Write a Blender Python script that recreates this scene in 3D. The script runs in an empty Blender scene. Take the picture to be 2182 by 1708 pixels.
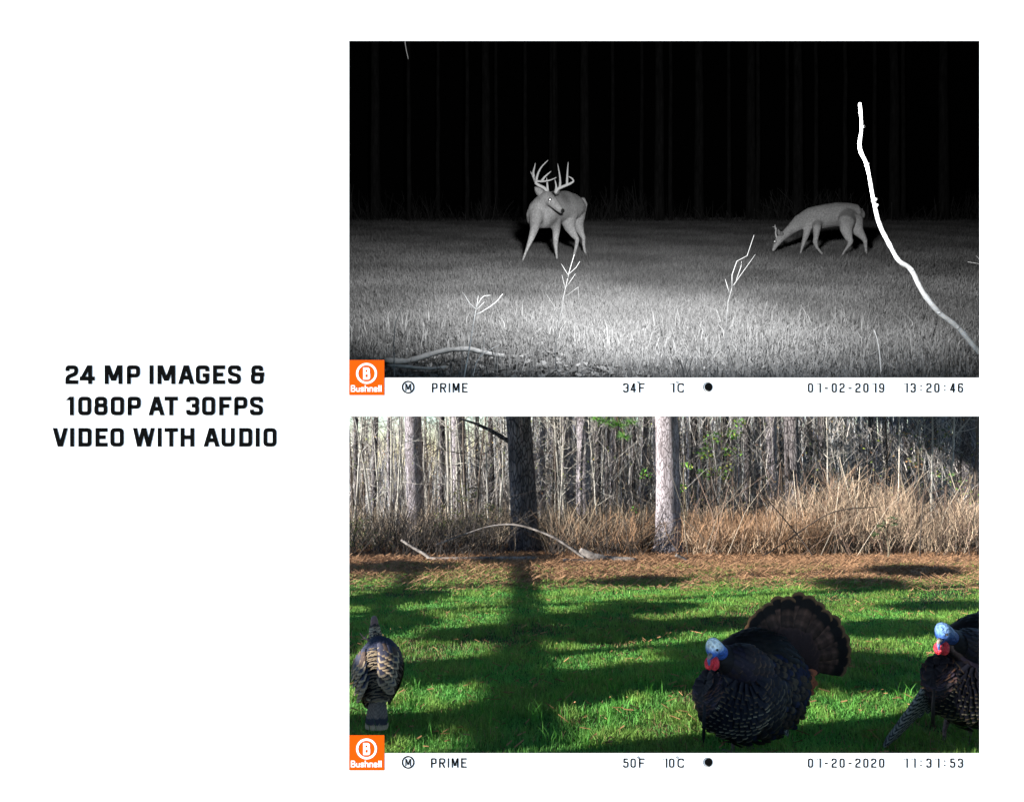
import bpy, math, random
import numpy as np
from mathutils import Vector, Matrix
random.seed(7); rng = np.random.default_rng(11)
S = bpy.context.scene; COL = S.collection
# ------------------------------------------------------------------ camera, sky, sun, exposure
FPX, CU, CV = 1400.0, 1091.0, 960.0          # focal length and principal point in page pixels (2182 x 1708)
CZ = 1.40                                    # eye height above the terrace
cd = bpy.data.cameras.new('camera'); cam = bpy.data.objects.new('camera', cd); COL.objects.link(cam)
cam.location = (0, 0, CZ); cam.rotation_euler = (math.radians(90), 0, 0)
cd.sensor_width = 36; cd.lens = 36*FPX/2182; cd.shift_y = (CV-854)/2182; cd.clip_start = .05; cd.clip_end = 2000
S.camera = cam
SUN = Vector((1, .27, -.285)).normalized()   # the way the sunlight travels: from the left, low winter sun
w = bpy.data.worlds.new('World'); S.world = w; w.use_nodes = True
nt = w.node_tree; bg = nt.nodes['Background']; sk = nt.nodes.new('ShaderNodeTexSky'); sk.sky_type = 'NISHITA'
sk.sun_disc = False; sk.sun_elevation = math.asin(-SUN.z); sk.sun_rotation = math.atan2(-SUN.x, -SUN.y)
sk.altitude = 100; sk.air_density = 1.0; sk.dust_density = .1; sk.ozone_density = 3.0
nt.links.new(sk.outputs[0], bg.inputs[0]); bg.inputs[1].default_value = .095
sl = bpy.data.lights.new('sun', 'SUN'); sl.energy = 5.0; sl.angle = math.radians(.5); sl.color = (1, .96, .89)
so = bpy.data.objects.new('sun', sl); COL.objects.link(so); so.rotation_euler = SUN.to_track_quat('-Z', 'Y').to_euler()
so.location = (-20, -8, 12)
fl = bpy.data.lights.new('flash', 'SPOT'); fl.energy = 720; fl.shadow_soft_size = .16; fl.spot_size = math.radians(156); fl.spot_blend = 1
fo = bpy.data.objects.new('flash', fl); COL.objects.link(fo); fo.location = (.55, 2.42, CZ+1.62)   # the flash that lights the night meadow
fo.rotation_euler = (Vector((2.0, 11.5, CZ+5.9))-fo.location).to_track_quat('-Z', 'Y').to_euler()
S.view_settings.view_transform = 'Standard'; S.view_settings.look = 'None'; S.view_settings.exposure = 1.7; S.view_settings.gamma = 1
S.render.engine = 'CYCLES'
try: S.cycles.max_bounces = 8; S.cycles.diffuse_bounces = 3; S.cycles.transparent_max_bounces = 4
except Exception: pass
# ------------------------------------------------------------------ helpers
KY = 2182/2326.0
def P(u, v, y): return np.array([(u-CU)/FPX*y, y, CZ+(CV-v)/FPX*y])
def zoomer(ox, oy, k):                        # enlarged crop pixel -> page pixel
    return lambda x, y: ((ox+x/k)*KY, (oy+y/k)*KY)
HN, VN, HD, VD = 1.03, 410.0, 1.20, 1060.0    # eye above each ground, row where that ground vanishes
SN, SD = (CV-VN)/FPX, (CV-VD)/FPX             # slope of the night hillside and of the day lawn
def zn(y): return CZ-HN+SN*y
def zd(y): return CZ-HD+SD*y
def yn(v): return HN*FPX/(v-VN)
def yd(v): return HD*FPX/(v-VD)
class MB:
    def __init__(s): s.v = []; s.f = []; s.c = []
    def add(s, vs, fs, col=(1, 1, 1)):
        n = len(s.v); s.v += [tuple(map(float, p)) for p in vs]; s.f += [tuple(i+n for i in f) for f in fs]
        s.c += list(col) if isinstance(col, list) else [col]*len(vs)
    def box(s, a, b, col=(1, 1, 1)):
        (x0, y0, z0), (x1, y1, z1) = a, b
        s.add([(x0,y0,z0),(x1,y0,z0),(x1,y1,z0),(x0,y1,z0),(x0,y0,z1),(x1,y0,z1),(x1,y1,z1),(x0,y1,z1)],
              [(0,3,2,1),(4,5,6,7),(0,1,5,4),(1,2,6,5),(2,3,7,6),(3,0,4,7)], col)
    def tube(s, pts, rad, n=6, col=(1, 1, 1), cap=True, jit=0):
        pts = [np.array(p, float) for p in pts]; m = len(pts); base = len(s.v); ref = np.array([.13, .97, .2])
        cols = col if isinstance(col, list) else [col]*m
        for i in range(m):
            t = pts[min(i+1, m-1)]-pts[max(i-1, 0)]; t = t/(np.linalg.norm(t)+1e-9)
            a = np.cross(t, ref); a /= np.linalg.norm(a)+1e-9; b = np.cross(t, a)
            r = rad[i] if hasattr(rad, '__len__') else rad
            for k in range(n):
                q = 2*math.pi*k/n; rr = r*(1+jit*(random.random()-.5))
                s.v.append(tuple(pts[i]+(a*math.cos(q)+b*math.sin(q))*rr)); s.c.append(cols[i])
        for i in range(m-1):
            for k in range(n):
                k2 = (k+1) % n; s.f.append((base+i*n+k, base+i*n+k2, base+(i+1)*n+k2, base+(i+1)*n+k))
        if cap: s.f.append(tuple(base+(m-1)*n+k for k in range(n))); s.f.append(tuple(base+n-1-k for k in range(n)))
    def build(s, name, mat, parent=None, smooth=False, col=True):
        off = np.array(parent.location) if parent else np.zeros(3)
        if parent and parent.parent: off = off+np.array(parent.parent.location)
        me = bpy.data.meshes.new(name); vv = np.array(s.v, float)-off
        me.from_pydata(vv.tolist(), [], s.f); me.update()
        if col:
            at = me.color_attributes.new('Col', 'FLOAT_COLOR', 'POINT'); c = np.ones((len(s.v), 4), np.float32); c[:, :3] = np.array(s.c, float).reshape(-1, 3)
            at.data.foreach_set('color', c.ravel())
        if smooth: me.polygons.foreach_set('use_smooth', [True]*len(me.polygons))
        me.materials.append(mat); o = bpy.data.objects.new(name, me); COL.objects.link(o)
        if parent: o.parent = parent
        return o
def tri_mesh(name, V, F, C, mat, smooth=False):  # big stuff meshes from arrays; F is (n,3)
    me = bpy.data.meshes.new(name); me.vertices.add(len(V)); me.vertices.foreach_set('co', V.astype(np.float32).ravel())
    me.loops.add(F.size); me.loops.foreach_set('vertex_index', F.astype(np.int32).ravel())
    me.polygons.add(len(F)); me.polygons.foreach_set('loop_start', np.arange(0, F.size, 3, dtype=np.int32))
    me.update(calc_edges=True)
    at = me.color_attributes.new('Col', 'FLOAT_COLOR', 'POINT'); c = np.ones((len(V), 4), np.float32); c[:, :3] = C; at.data.foreach_set('color', c.ravel())
    me.materials.append(mat); o = bpy.data.objects.new(name, me); COL.objects.link(o); return o
def tag(o, label=None, cat=None, group=None, kind=None):
    if label: o['label'] = label
    if cat: o['category'] = cat
    if group: o['group'] = group
    if kind: o['kind'] = kind
    return o
def thing(name, label, cat, loc=(0, 0, 0), group=None):
    o = bpy.data.objects.new(name, None); o.empty_display_size = .1; COL.objects.link(o); o.location = [float(q) for q in loc]
    return tag(o, label, cat, group)
def sm(a, b, x): t = np.clip((x-a)/(b-a), 0, 1); return t*t*(3-2*t)
# ------------------------------------------------------------------ materials
def base_mat(name, rough=.7, spec=.3):
    m = bpy.data.materials.new(name); m.use_nodes = True; p = m.node_tree.nodes['Principled BSDF']
    p.inputs['Roughness'].default_value = rough; p.inputs['Specular IOR Level'].default_value = spec; return m, m.node_tree, p
def plain(name, c, rough=.7, spec=.3, metal=0):
    m, t, p = base_mat(name, rough, spec); p.inputs['Base Color'].default_value = (*c, 1); p.inputs['Metallic'].default_value = metal; return m
def attr_mat(name, rough=.7, spec=.2, trans=0, noise=0, nscale=40, bump=0, bscale=80):
    m, t, p = base_mat(name, rough, spec); a = t.nodes.new('ShaderNodeAttribute'); a.attribute_name = 'Col'; c = a.outputs['Color']
    tc = t.nodes.new('ShaderNodeTexCoord')
    if noise:
        n = t.nodes.new('ShaderNodeTexNoise'); n.inputs['Scale'].default_value = nscale; n.inputs['Detail'].default_value = 4; t.links.new(tc.outputs['Object'], n.inputs['Vector'])
        r = t.nodes.new('ShaderNodeMapRange'); r.inputs[1].default_value = .3; r.inputs[2].default_value = .7; r.inputs[3].default_value = 1-noise; r.inputs[4].default_value = 1+noise; t.links.new(n.outputs['Fac'], r.inputs[0])
        x = t.nodes.new('ShaderNodeVectorMath'); x.operation = 'SCALE'; t.links.new(c, x.inputs[0]); t.links.new(r.outputs[0], x.inputs['Scale']); c = x.outputs[0]
    t.links.new(c, p.inputs['Base Color'])
    if bump:
        n2 = t.nodes.new('ShaderNodeTexNoise'); n2.inputs['Scale'].default_value = bscale; n2.inputs['Detail'].default_value = 5; t.links.new(tc.outputs['Object'], n2.inputs['Vector'])
        b = t.nodes.new('ShaderNodeBump'); b.inputs['Strength'].default_value = bump; b.inputs['Distance'].default_value = .02; t.links.new(n2.outputs['Fac'], b.inputs['Height']); t.links.new(b.outputs[0], p.inputs['Normal'])
    if trans:
        d = t.nodes.new('ShaderNodeBsdfTranslucent'); t.links.new(c, d.inputs['Color']); mx = t.nodes.new('ShaderNodeMixShader'); mx.inputs[0].default_value = trans
        t.links.new(p.outputs[0], mx.inputs[1]); t.links.new(d.outputs[0], mx.inputs[2]); t.links.new(mx.outputs[0], t.nodes['Material Output'].inputs['Surface'])
    return m
def noise_mat(name, cols, scale=4, rough=.9, bump=.4, bscale=30, stretch=(1, 1, 1), spec=.15):
    m, t, p = base_mat(name, rough, spec); tc = t.nodes.new('ShaderNodeTexCoord'); mp = t.nodes.new('ShaderNodeMapping'); mp.inputs['Scale'].default_value = stretch
    t.links.new(tc.outputs['Object'], mp.inputs[0]); n = t.nodes.new('ShaderNodeTexNoise'); n.inputs['Scale'].default_value = scale; n.inputs['Detail'].default_value = 8; t.links.new(mp.outputs[0], n.inputs['Vector'])
    r = t.nodes.new('ShaderNodeValToRGB'); e = r.color_ramp.elements
    while len(e) < len(cols): e.new(.5)
    for i, c in enumerate(cols): e[i].position = .3+.4*i/(len(cols)-1); e[i].color = (*c, 1)
    t.links.new(n.outputs['Fac'], r.inputs[0]); t.links.new(r.outputs[0], p.inputs['Base Color'])
    n2 = t.nodes.new('ShaderNodeTexNoise'); n2.inputs['Scale'].default_value = bscale; n2.inputs['Detail'].default_value = 6; t.links.new(mp.outputs[0], n2.inputs['Vector'])
    b = t.nodes.new('ShaderNodeBump'); b.inputs['Strength'].default_value = bump; b.inputs['Distance'].default_value = .03; t.links.new(n2.outputs['Fac'], b.inputs['Height']); t.links.new(b.outputs[0], p.inputs['Normal'])
    return m
def bark_mat(name, dark, mid, light, vs=24, ew=.10):
    m, t, p = base_mat(name, .9, .1); tc = t.nodes.new('ShaderNodeTexCoord'); mp = t.nodes.new('ShaderNodeMapping'); mp.inputs['Scale'].default_value = (1, 1, .3)
    t.links.new(tc.outputs['Object'], mp.inputs[0])
    wn = t.nodes.new('ShaderNodeTexNoise'); wn.inputs['Scale'].default_value = 3; t.links.new(mp.outputs[0], wn.inputs['Vector'])
    ad = t.nodes.new('ShaderNodeVectorMath'); ad.operation = 'MULTIPLY_ADD'; ad.inputs[1].default_value = (.2, .2, .2); t.links.new(wn.outputs['Color'], ad.inputs[0]); t.links.new(mp.outputs[0], ad.inputs[2])
    vo = t.nodes.new('ShaderNodeTexVoronoi'); vo.feature = 'DISTANCE_TO_EDGE'; vo.inputs['Scale'].default_value = vs; t.links.new(ad.outputs[0], vo.inputs['Vector'])
    mr = t.nodes.new('ShaderNodeMapRange'); mr.inputs[1].default_value = .0; mr.inputs[2].default_value = ew; t.links.new(vo.outputs['Distance'], mr.inputs[0])
    n = t.nodes.new('ShaderNodeTexNoise'); n.inputs['Scale'].default_value = 7; n.inputs['Detail'].default_value = 8; t.links.new(mp.outputs[0], n.inputs['Vector'])
    r = t.nodes.new('ShaderNodeValToRGB'); r.color_ramp.elements[0].position = .36; r.color_ramp.elements[0].color = (*mid, 1); r.color_ramp.elements[1].position = .62; r.color_ramp.elements[1].color = (*light, 1); t.links.new(n.outputs['Fac'], r.inputs[0])
    mx = t.nodes.new('ShaderNodeMix'); mx.data_type = 'RGBA'; mx.inputs[6].default_value = (*dark, 1); t.links.new(mr.outputs[0], mx.inputs[0]); t.links.new(r.outputs[0], mx.inputs[7]); t.links.new(mx.outputs[2], p.inputs['Base Color'])
    b = t.nodes.new('ShaderNodeBump'); b.inputs['Strength'].default_value = .8; b.inputs['Distance'].default_value = .02; t.links.new(mr.outputs[0], b.inputs['Height']); t.links.new(b.outputs[0], p.inputs['Normal'])
    return m
M_white = plain('white_board', (.9, .9, .9), .8, .1); M_black = plain('black_print', (.004, .004, .004), 1, 0)
M_orange = plain('orange_print', (.66, .075, .0), .8, .05); M_logo = plain('white_print', (.9, .9, .9), .8, .1)
M_void = plain('black_cloth', (.004, .004, .004), 1, 0)
M_ngrass = attr_mat('night_grass', .85, .1, .25); M_hide = attr_mat('deer_hide', .9, .1, 0, .28, 45, .8, 120)
M_antler = plain('antler', (.5, .5, .5), .6, .3); M_eye = plain('eyeshine', (1, 1, 1), .45, .5, 1)
M_nstalk = attr_mat('dead_stalk', .8, .2, 0, .2, 30); M_nsoil = noise_mat('night_soil', [(.05,)*3, (.12,)*3, (.3,)*3], 9, .95, .8, 40)
M_nbark = noise_mat('night_bark', [(.012,)*3, (.035,)*3], 12, .95, .8, 30, (1, 1, .2))
M_grass = attr_mat('lawn_grass', .6, .25, .35); M_twig = attr_mat('twigs', .85, .15); M_leaf = attr_mat('leaves', .6, .3, .35)
M_feather = attr_mat('feather', .6, .18, 0, .2, 90); M_skin = attr_mat('bare_skin', .5, .35, 0, .4, 70, 1.0, 70)
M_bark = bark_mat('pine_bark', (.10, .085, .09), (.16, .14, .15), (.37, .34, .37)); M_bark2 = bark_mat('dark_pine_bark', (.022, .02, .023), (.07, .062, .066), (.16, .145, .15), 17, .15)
M_bark3 = noise_mat('smooth_bark', [(.09, .08, .07), (.2, .18, .16), (.34, .32, .3)], 6, .9, .4, 30, (1, 1, .25))
M_dead = noise_mat('dead_wood', [(.07, .06, .055), (.18, .16, .15), (.3, .27, .25)], 8, .9, .5, 30, (1, 1, 1))
M_pave = noise_mat('pale_paving', [(.42, .41, .39), (.5, .49, .47)], 3, .9, .15, 40)
# ------------------------------------------------------------------ setting: ground, terrace
def ground_mat():
    m, t, p = base_mat('ground_soil', .95, .1); g = t.nodes.new('ShaderNodeNewGeometry'); sp = t.nodes.new('ShaderNodeSeparateXYZ'); t.links.new(g.outputs['Position'], sp.inputs[0])
    n = t.nodes.new('ShaderNodeTexNoise'); n.inputs['Scale'].default_value = 1.3; n.inputs['Detail'].default_value = 6; t.links.new(g.outputs['Position'], n.inputs['Vector'])
    ad = t.nodes.new('ShaderNodeMath'); ad.operation = 'MULTIPLY_ADD'; ad.inputs[1].default_value = 3; t.links.new(n.outputs['Fac'], ad.inputs[0]); t.links.new(sp.outputs['Y'], ad.inputs[2])
    mr = t.nodes.new('ShaderNodeMapRange'); mr.inputs[1].default_value = 10.2; mr.inputs[2].default_value = 12.0; t.links.new(ad.outputs[0], mr.inputs[0])
    n2 = t.nodes.new('ShaderNodeTexNoise'); n2.inputs['Scale'].default_value = 22; n2.inputs['Detail'].default_value = 8; t.links.new(g.outputs['Position'], n2.inputs['Vector'])
    a = t.nodes.new('ShaderNodeValToRGB'); a.color_ramp.elements[0].color = (.012, .03, .008, 1); a.color_ramp.elements[1].color = (.04, .075, .02, 1); t.links.new(n2.outputs['Fac'], a.inputs[0])
    b = t.nodes.new('ShaderNodeValToRGB'); b.color_ramp.elements[0].position = .3; b.color_ramp.elements[1].position = .7; b.color_ramp.elements[0].color = (.09, .045, .025, 1); b.color_ramp.elements[1].color = (.36, .19, .1, 1); t.links.new(n2.outputs['Fac'], b.inputs[0])
    mx = t.nodes.new('ShaderNodeMix'); mx.data_type = 'RGBA'; t.links.new(mr.outputs[0], mx.inputs[0]); t.links.new(a.outputs[0], mx.inputs[6]); t.links.new(b.outputs[0], mx.inputs[7]); t.links.new(mx.outputs[2], p.inputs['Base Color'])
    bp = t.nodes.new('ShaderNodeBump'); bp.inputs['Strength'].default_value = .6; bp.inputs['Distance'].default_value = .04; t.links.new(n2.outputs['Fac'], bp.inputs['Height']); t.links.new(bp.outputs[0], p.inputs['Normal'])
    return m
mb = MB(); xs = [-220, -60, -20, -8, 0, 8, 20, 60, 220]; ys = [-120, -20, 2.25, 2.45, 6, 12, 20, 40, 90, 260]
for yy in ys:
    for xx in xs: mb.v.append((xx, yy, 0 if yy < 2.4 else zd(yy))); mb.c.append((1, 1, 1))
for j in range(len(ys)-1):
    for i in range(len(xs)-1): q = j*len(xs)+i; mb.f.append((q, q+1, q+1+len(xs), q+len(xs)))
tag(mb.build('ground', ground_mat()), 'ground of grass soil and brown pine straw under the woods', 'ground', kind='structure')
mb = MB(); mb.box((-7, -7, .004), (7, 2.2, .03)); tag(mb.build('terrace', M_pave), 'pale paved ground in front of the white wall', 'paving', kind='structure')
# ------------------------------------------------------------------ white display wall with two window openings
DW = 2.30                                    # distance of the wall's front
def W2(u, v): return ((u-CU)/FPX*DW, CZ+(CV-v)/FPX*DW)
wall = thing('display_wall', 'white display wall with two wide openings, black lettering and orange emblems', 'wall', (0, DW, 0))
NP, DP = (744, 87.5, 2087, 804.5), (744, 886.5, 2087, 1603.5)
def wall_panel():
    mb = MB(); XL, XR, ZT, ZB, TH, FLR = -2.6, 3.3, 4.1, .0, .03, .05
    (l, zt), (r, zb) = W2(NP[0], NP[1]), W2(NP[2], NP[3]); (_, dt), (_, db) = W2(DP[0], DP[1]), W2(DP[2], DP[3])
    for yy, k in ((DW, 0), (DW+TH, FLR)):
        L, R, A, B, C, D = l-k, r+k, zt+k, zb-k*.35, dt+k*.35, db-k
        X = [XL, L, R, XR]; Z = [ZT, A, B, C, D, ZB]
        for z in Z:
            for x in X: mb.v.append((x, yy, z)); mb.c.append((1, 1, 1))
    for s, o in ((1, 0), (-1, 24)):
        for j in range(5):
            for i in range(3):
                if i == 1 and j in (1, 3): continue
                q = o+j*4+i; f = (q, q+4, q+5, q+1); mb.f.append(f if s == 1 else f[::-1])
    def rim(ids):
        for a, b in zip(ids, ids[1:]+ids[:1]): mb.f.append((a, b, b+24, a+24))
    rim([5, 6, 10, 9]); rim([13, 14, 18, 17]); rim([0, 4, 8, 12, 16, 20, 21, 22, 23, 19, 15, 11, 7, 3, 2, 1])
    return mb.build('panel', M_white, wall)
wall_panel()
# stroke lettering -------------------------------------------------
def round_poly(pts, r, closed):
    out = []; n = len(pts)
    for i, p in enumerate(pts):
        p = np.array(p, float)
        if not closed and i in (0, n-1): out.append(p); continue
        a = np.array(pts[i-1], float); b = np.array(pts[(i+1) % n], float); da, db = a-p, b-p; la, lb = np.linalg.norm(da), np.linalg.norm(db)
        rr = min(r, la*.48, lb*.48)
        if rr < 1e-6 or r <= 0: out.append(p); continue
        p0, p1 = p+da/la*rr, p+db/lb*rr
        for k in range(6): t = k/5; out.append((1-t)**2*p0+2*t*(1-t)*p+t*t*p1)
    return out
ZL = [0]
def stroke(mb, pts, wd, closed=False, y=DW-.0008, th=.0006):   # pts in page pixels
    ZL[0] = (ZL[0]+1) % 7; y = y-.00004*ZL[0]
    pts = [np.array(p, float) for p in pts]; n = len(pts); L = []; R = []
    for i in range(n):
        if closed: a, b = pts[i-1], pts[(i+1) % n]
        else: a, b = pts[max(i-1, 0)], pts[min(i+1, n-1)]
        d0 = pts[i]-a; d1 = b-pts[i]; l0, l1 = np.linalg.norm(d0), np.linalg.norm(d1)
        d0 = d0/l0 if l0 > 1e-9 else d1/max(l1, 1e-9); d1 = d1/l1 if l1 > 1e-9 else d0
        n0 = np.array([-d0[1], d0[0]]); n1 = np.array([-d1[1], d1[0]]); m = n0+n1; m /= max(np.linalg.norm(m), 1e-9); k = min(1/max(m.dot(n0), .35), 2.2)
        L.append(pts[i]+m*wd/2*k); R.append(pts[i]-m*wd/2*k)
    vs = []
    for yy in (y, y+th):
        for q in L+R: x, z = W2(*q); vs.append((x, yy, z))
    fs = []; N = 2*n; rngi = range(n if closed else n-1)
    for i in rngi:
        j = (i+1) % n; fs += [(i, j, n+j, n+i), (N+i, i+0, i, N+i)][:1]; fs.append((i, N+i, N+j, j)); fs.append((n+i, n+j, N+n+j, N+n+i))
    if not closed: fs.append((0, n, N+n, N)); fs.append((n-1, N+n-1, N+2*n-1, 2*n-1))
    mb.add(vs, fs)
def diag(mb, xa, ya, xb, yb, wh):             # slanted bar with level ends
    ZL[0] = (ZL[0]+1) % 7; y = DW-.0008-.00004*ZL[0]; vs = []
    for yy in (y, y+.0006):
        for q in ((xa-wh/2, ya), (xa+wh/2, ya), (xb+wh/2, yb), (xb-wh/2, yb)): x, z = W2(*q); vs.append((x, yy, z))
    mb.add(vs, [(0, 1, 2, 3), (0, 4, 5, 1), (1, 5, 6, 2), (2, 6, 7, 3), (3, 7, 4, 0)])
G = {  # unit strokes: (points, closed, rounded)
 '0': [([(0,0),(1,0),(1,1),(0,1)],1,1)], 'O': [([(0,0),(1,0),(1,1),(0,1)],1,1)],
 '1': [([(1,-.1),(1,1.1)],0,0)],
 '2': [([(0,.26),(0,0),(1,0),(1,.42),(0,.66),(0,1)],0,1),([(-9,1),(9,1)],0,0)],
 '3': [([(0,.24),(0,0),(1,0),(1,.48),(.4,.48)],0,1),([(.4,.48),(1,.48),(1,1),(0,1),(0,.76)],0,1)],
 '4': [([(.76,1.1),(.76,-.1)],0,0),([(-9,.76),(9,.76)],0,0)],
 '5': [([(1,0),(.1,0),(.05,.45)],0,0),([(.05,.42),(1,.36),(1,1),(0,1),(0,.76)],0,1)],
 '6': [([(1,.2),(1,0),(0,0),(0,1),(1,1),(1,.42),(0,.42)],0,1)],
 '7': [([(0,0),(1,0),(.3,1)],0,0)],
 '8': [([(.04,0),(.96,0),(.96,.46),(.04,.46)],1,1),([(0,.46),(1,.46),(1,1),(0,1)],1,1)],
 '9': [([(0,.8),(0,1),(1,1),(1,0),(0,0),(0,.58),(1,.58)],0,1)],
 'A': [([(.1,.70),(.9,.70)],0,0)],
 'B': [([(0,0),(.92,0),(.92,.46),(0,.46)],1,1),([(0,.46),(1,.46),(1,1),(0,1)],1,1),([(0,-.05),(0,1.05)],0,0)],
 'C': [([(1,.26),(1,0),(0,0),(0,1),(1,1),(1,.74)],0,1)],
 'D': [([(0,1),(.5,1),(1,1),(1,0),(.5,0),(0,0)],0,1),([(0,-.1),(0,1.1)],0,0)],
 'E': [([(9,0),(0,0),(0,1),(9,1)],0,0),([(0,.49),(1,.49)],0,0)], 'F': [([(9,0),(0,0),(0,1.1)],0,0),([(0,.5),(1,.5)],0,0)],
 'G': [([(1,.28),(1,0),(0,0),(0,1),(1,1),(1,.5)],0,1),([(.5,.54),(9,.54)],0,0)],
 'H': [([(0,-.1),(0,1.1)],0,0),([(1,-.1),(1,1.1)],0,0),([(0,.5),(1,.5)],0,0)], 'I': [([(.5,-.1),(.5,1.1)],0,0)],
 'M': [([(0,1.1),(0,-.1)],0,0),([(1,1.1),(1,-.1)],0,0)],
 'P': [([(0,1.1),(0,0),(0.3,0),(1,0),(1,.56),(.3,.56),(0,.56)],0,1)], 'R': [([(0,1.1),(0,0),(.3,0),(1,0),(1,.5),(.3,.5),(0,.5)],0,1),([(.5,.5),(1.05,1.08)],0,0)],
 'S': [([(1,.26),(1,0),(0,0),(0,.42),(1,.58),(1,1),(0,1),(0,.74)],0,1)],
 'T': [([(-9,0),(9,0)],0,0),([(.5,0),(.5,1.1)],0,0)], 'U': [([(0,-.1),(0,1),(1,1),(1,-.1)],0,1)],
 'V': [], 'W': [],
 '&': [([(.92,.26),(.92,0),(0.05,0),(0.05,.47),(1.28,.47)],0,1),([(0,.47),(1,.47),(1,1),(0,1)],1,1)],
 '-': [([(.1,.55),(.9,.55)],0,0)], ':': [([(.5,.16),(.5,.32)],0,0),([(.5,.72),(.5,.88)],0,0)], 'o': [([(0,0),(1,0),(1,1),(0,1)],1,1)],
 'u': [([(0,.36),(0,1),(1,1),(1,.36)],0,1),([(1,.36),(1,1.1)],0,0)], 's': [([(1,.52),(1,.36),(0,.36),(0,.66),(1,.7),(1,1),(0,1),(0,.85)],0,1)],
 'h': [([(0,-.1),(0,1.1)],0,0),([(0,.36),(1,.36),(1,1.1)],0,1)], 'n': [([(0,.3),(0,1.1)],0,0),([(0,.36),(1,.36),(1,1.1)],0,1)],
 'e': [([(0,.68),(1,.68),(1,.36),(0,.36),(0,1),(1,1),(1,.86)],0,1)], 'l': [([(.5,-.1),(.5,1.1)],0,0)]}
def glyph(mb, ch, x0, x1, y0, y1, wd, rad):  # box in page pixels, outer edges
    w_, h_ = x1-x0-wd, y1-y0-wd
    for pts, cl, rd in G[ch]:
        q = []
        for a, b in pts:
            bb = min(max(b, -.0), 1.0) if -.11 < b < 1.11 else b
            yy = y0+wd/2+bb*h_
            if b < 0: yy = y0
            if b > 1: yy = y1
            q.append((x0 if a == -9 else x1 if a == 9 else x0+wd/2+a*w_, yy))
        q = round_poly(q, rad if rd else 0, bool(cl)); stroke(mb, q, wd, bool(cl))
    k = wd*1.08; cx = (x0+x1)/2
    if ch == 'A': diag(mb, x0+k/2, y1, cx-wd*.1, y0, k); diag(mb, x1-k/2, y1, cx+wd*.1, y0, k)
    if ch == 'V': diag(mb, x0+k/2, y0, cx-wd*.1, y1, k); diag(mb, x1-k/2, y0, cx+wd*.1, y1, k)
    if ch == 'W':
        for a, b in ((x0+k/2, x0+(x1-x0)*.29), (cx-wd*.08, x0+(x1-x0)*.29), (cx+wd*.08, x0+(x1-x0)*.71), (x1-k/2, x0+(x1-x0)*.71)): diag(mb, a, y0, b, y1, k*.95)
    if ch == 'M': diag(mb, x0+wd*.75, y0, cx-wd*.05, y0+(y1-y0)*.83, k); diag(mb, x1-wd*.75, y0, cx+wd*.05, y0+(y1-y0)*.83, k)
    if ch == '4': diag(mb, x0+wd/2+.70*w_, y0, x0+wd*.55, y0+(y1-y0)*.74, k)
    if ch == '1': diag(mb, x1-wd*.6, y0+wd*.05, x0+wd*.3, y0+wd*.9, wd*1.0)
Zt = zoomer(100, 800, 2182/560)
def headline(items, y0, y1):
    mb = MB()
    for ch, a, b in items:
        u0, v0 = Zt(a, y0); u1, v1 = Zt(b, y1); glyph(mb, ch, u0, u1, v0, v1, 8.6, 5.8)
    mb.build('headline_lettering', M_black, wall, col=False)
headline([('2',190,303),('4',316,450),('M',537,694),('P',733,850),('I',935,967),('M',1004,1162),('A',1187,1330),('G',1343,1463),('E',1495,1603),('S',1627,1743),('&',1830,1945)], 114, 281)
headline([('1',200,264),('0',302,419),('8',445,562),('0',590,709),('P',740,857),('A',925,1068),('T',1067,1185),('3',1258,1373),('0',1398,1515),('F',1550,1657),('P',1683,1799),('S',1822,1938)], 391, 557)
headline([('V',77,212),('I',232,266),('D',304,421),('E',455,563),('O',587,706),('W',786,982),('I',1007,1040),('T',1067,1185),('H',1208,1330),('A',1412,1555),('U',1570,1688),('D',1727,1843),('I',1874,1907),('O',1941,2058)], 668, 834)
def line_text(mb, s, u, v0, v1, adv, wch, wd, rad):
    for i, ch in enumerate(s):
        if ch == ' ': continue
        k = u+i*adv; ww = wch
        glyph(mb, ch, k, k+ww, v0, v1, wd, rad)
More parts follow.
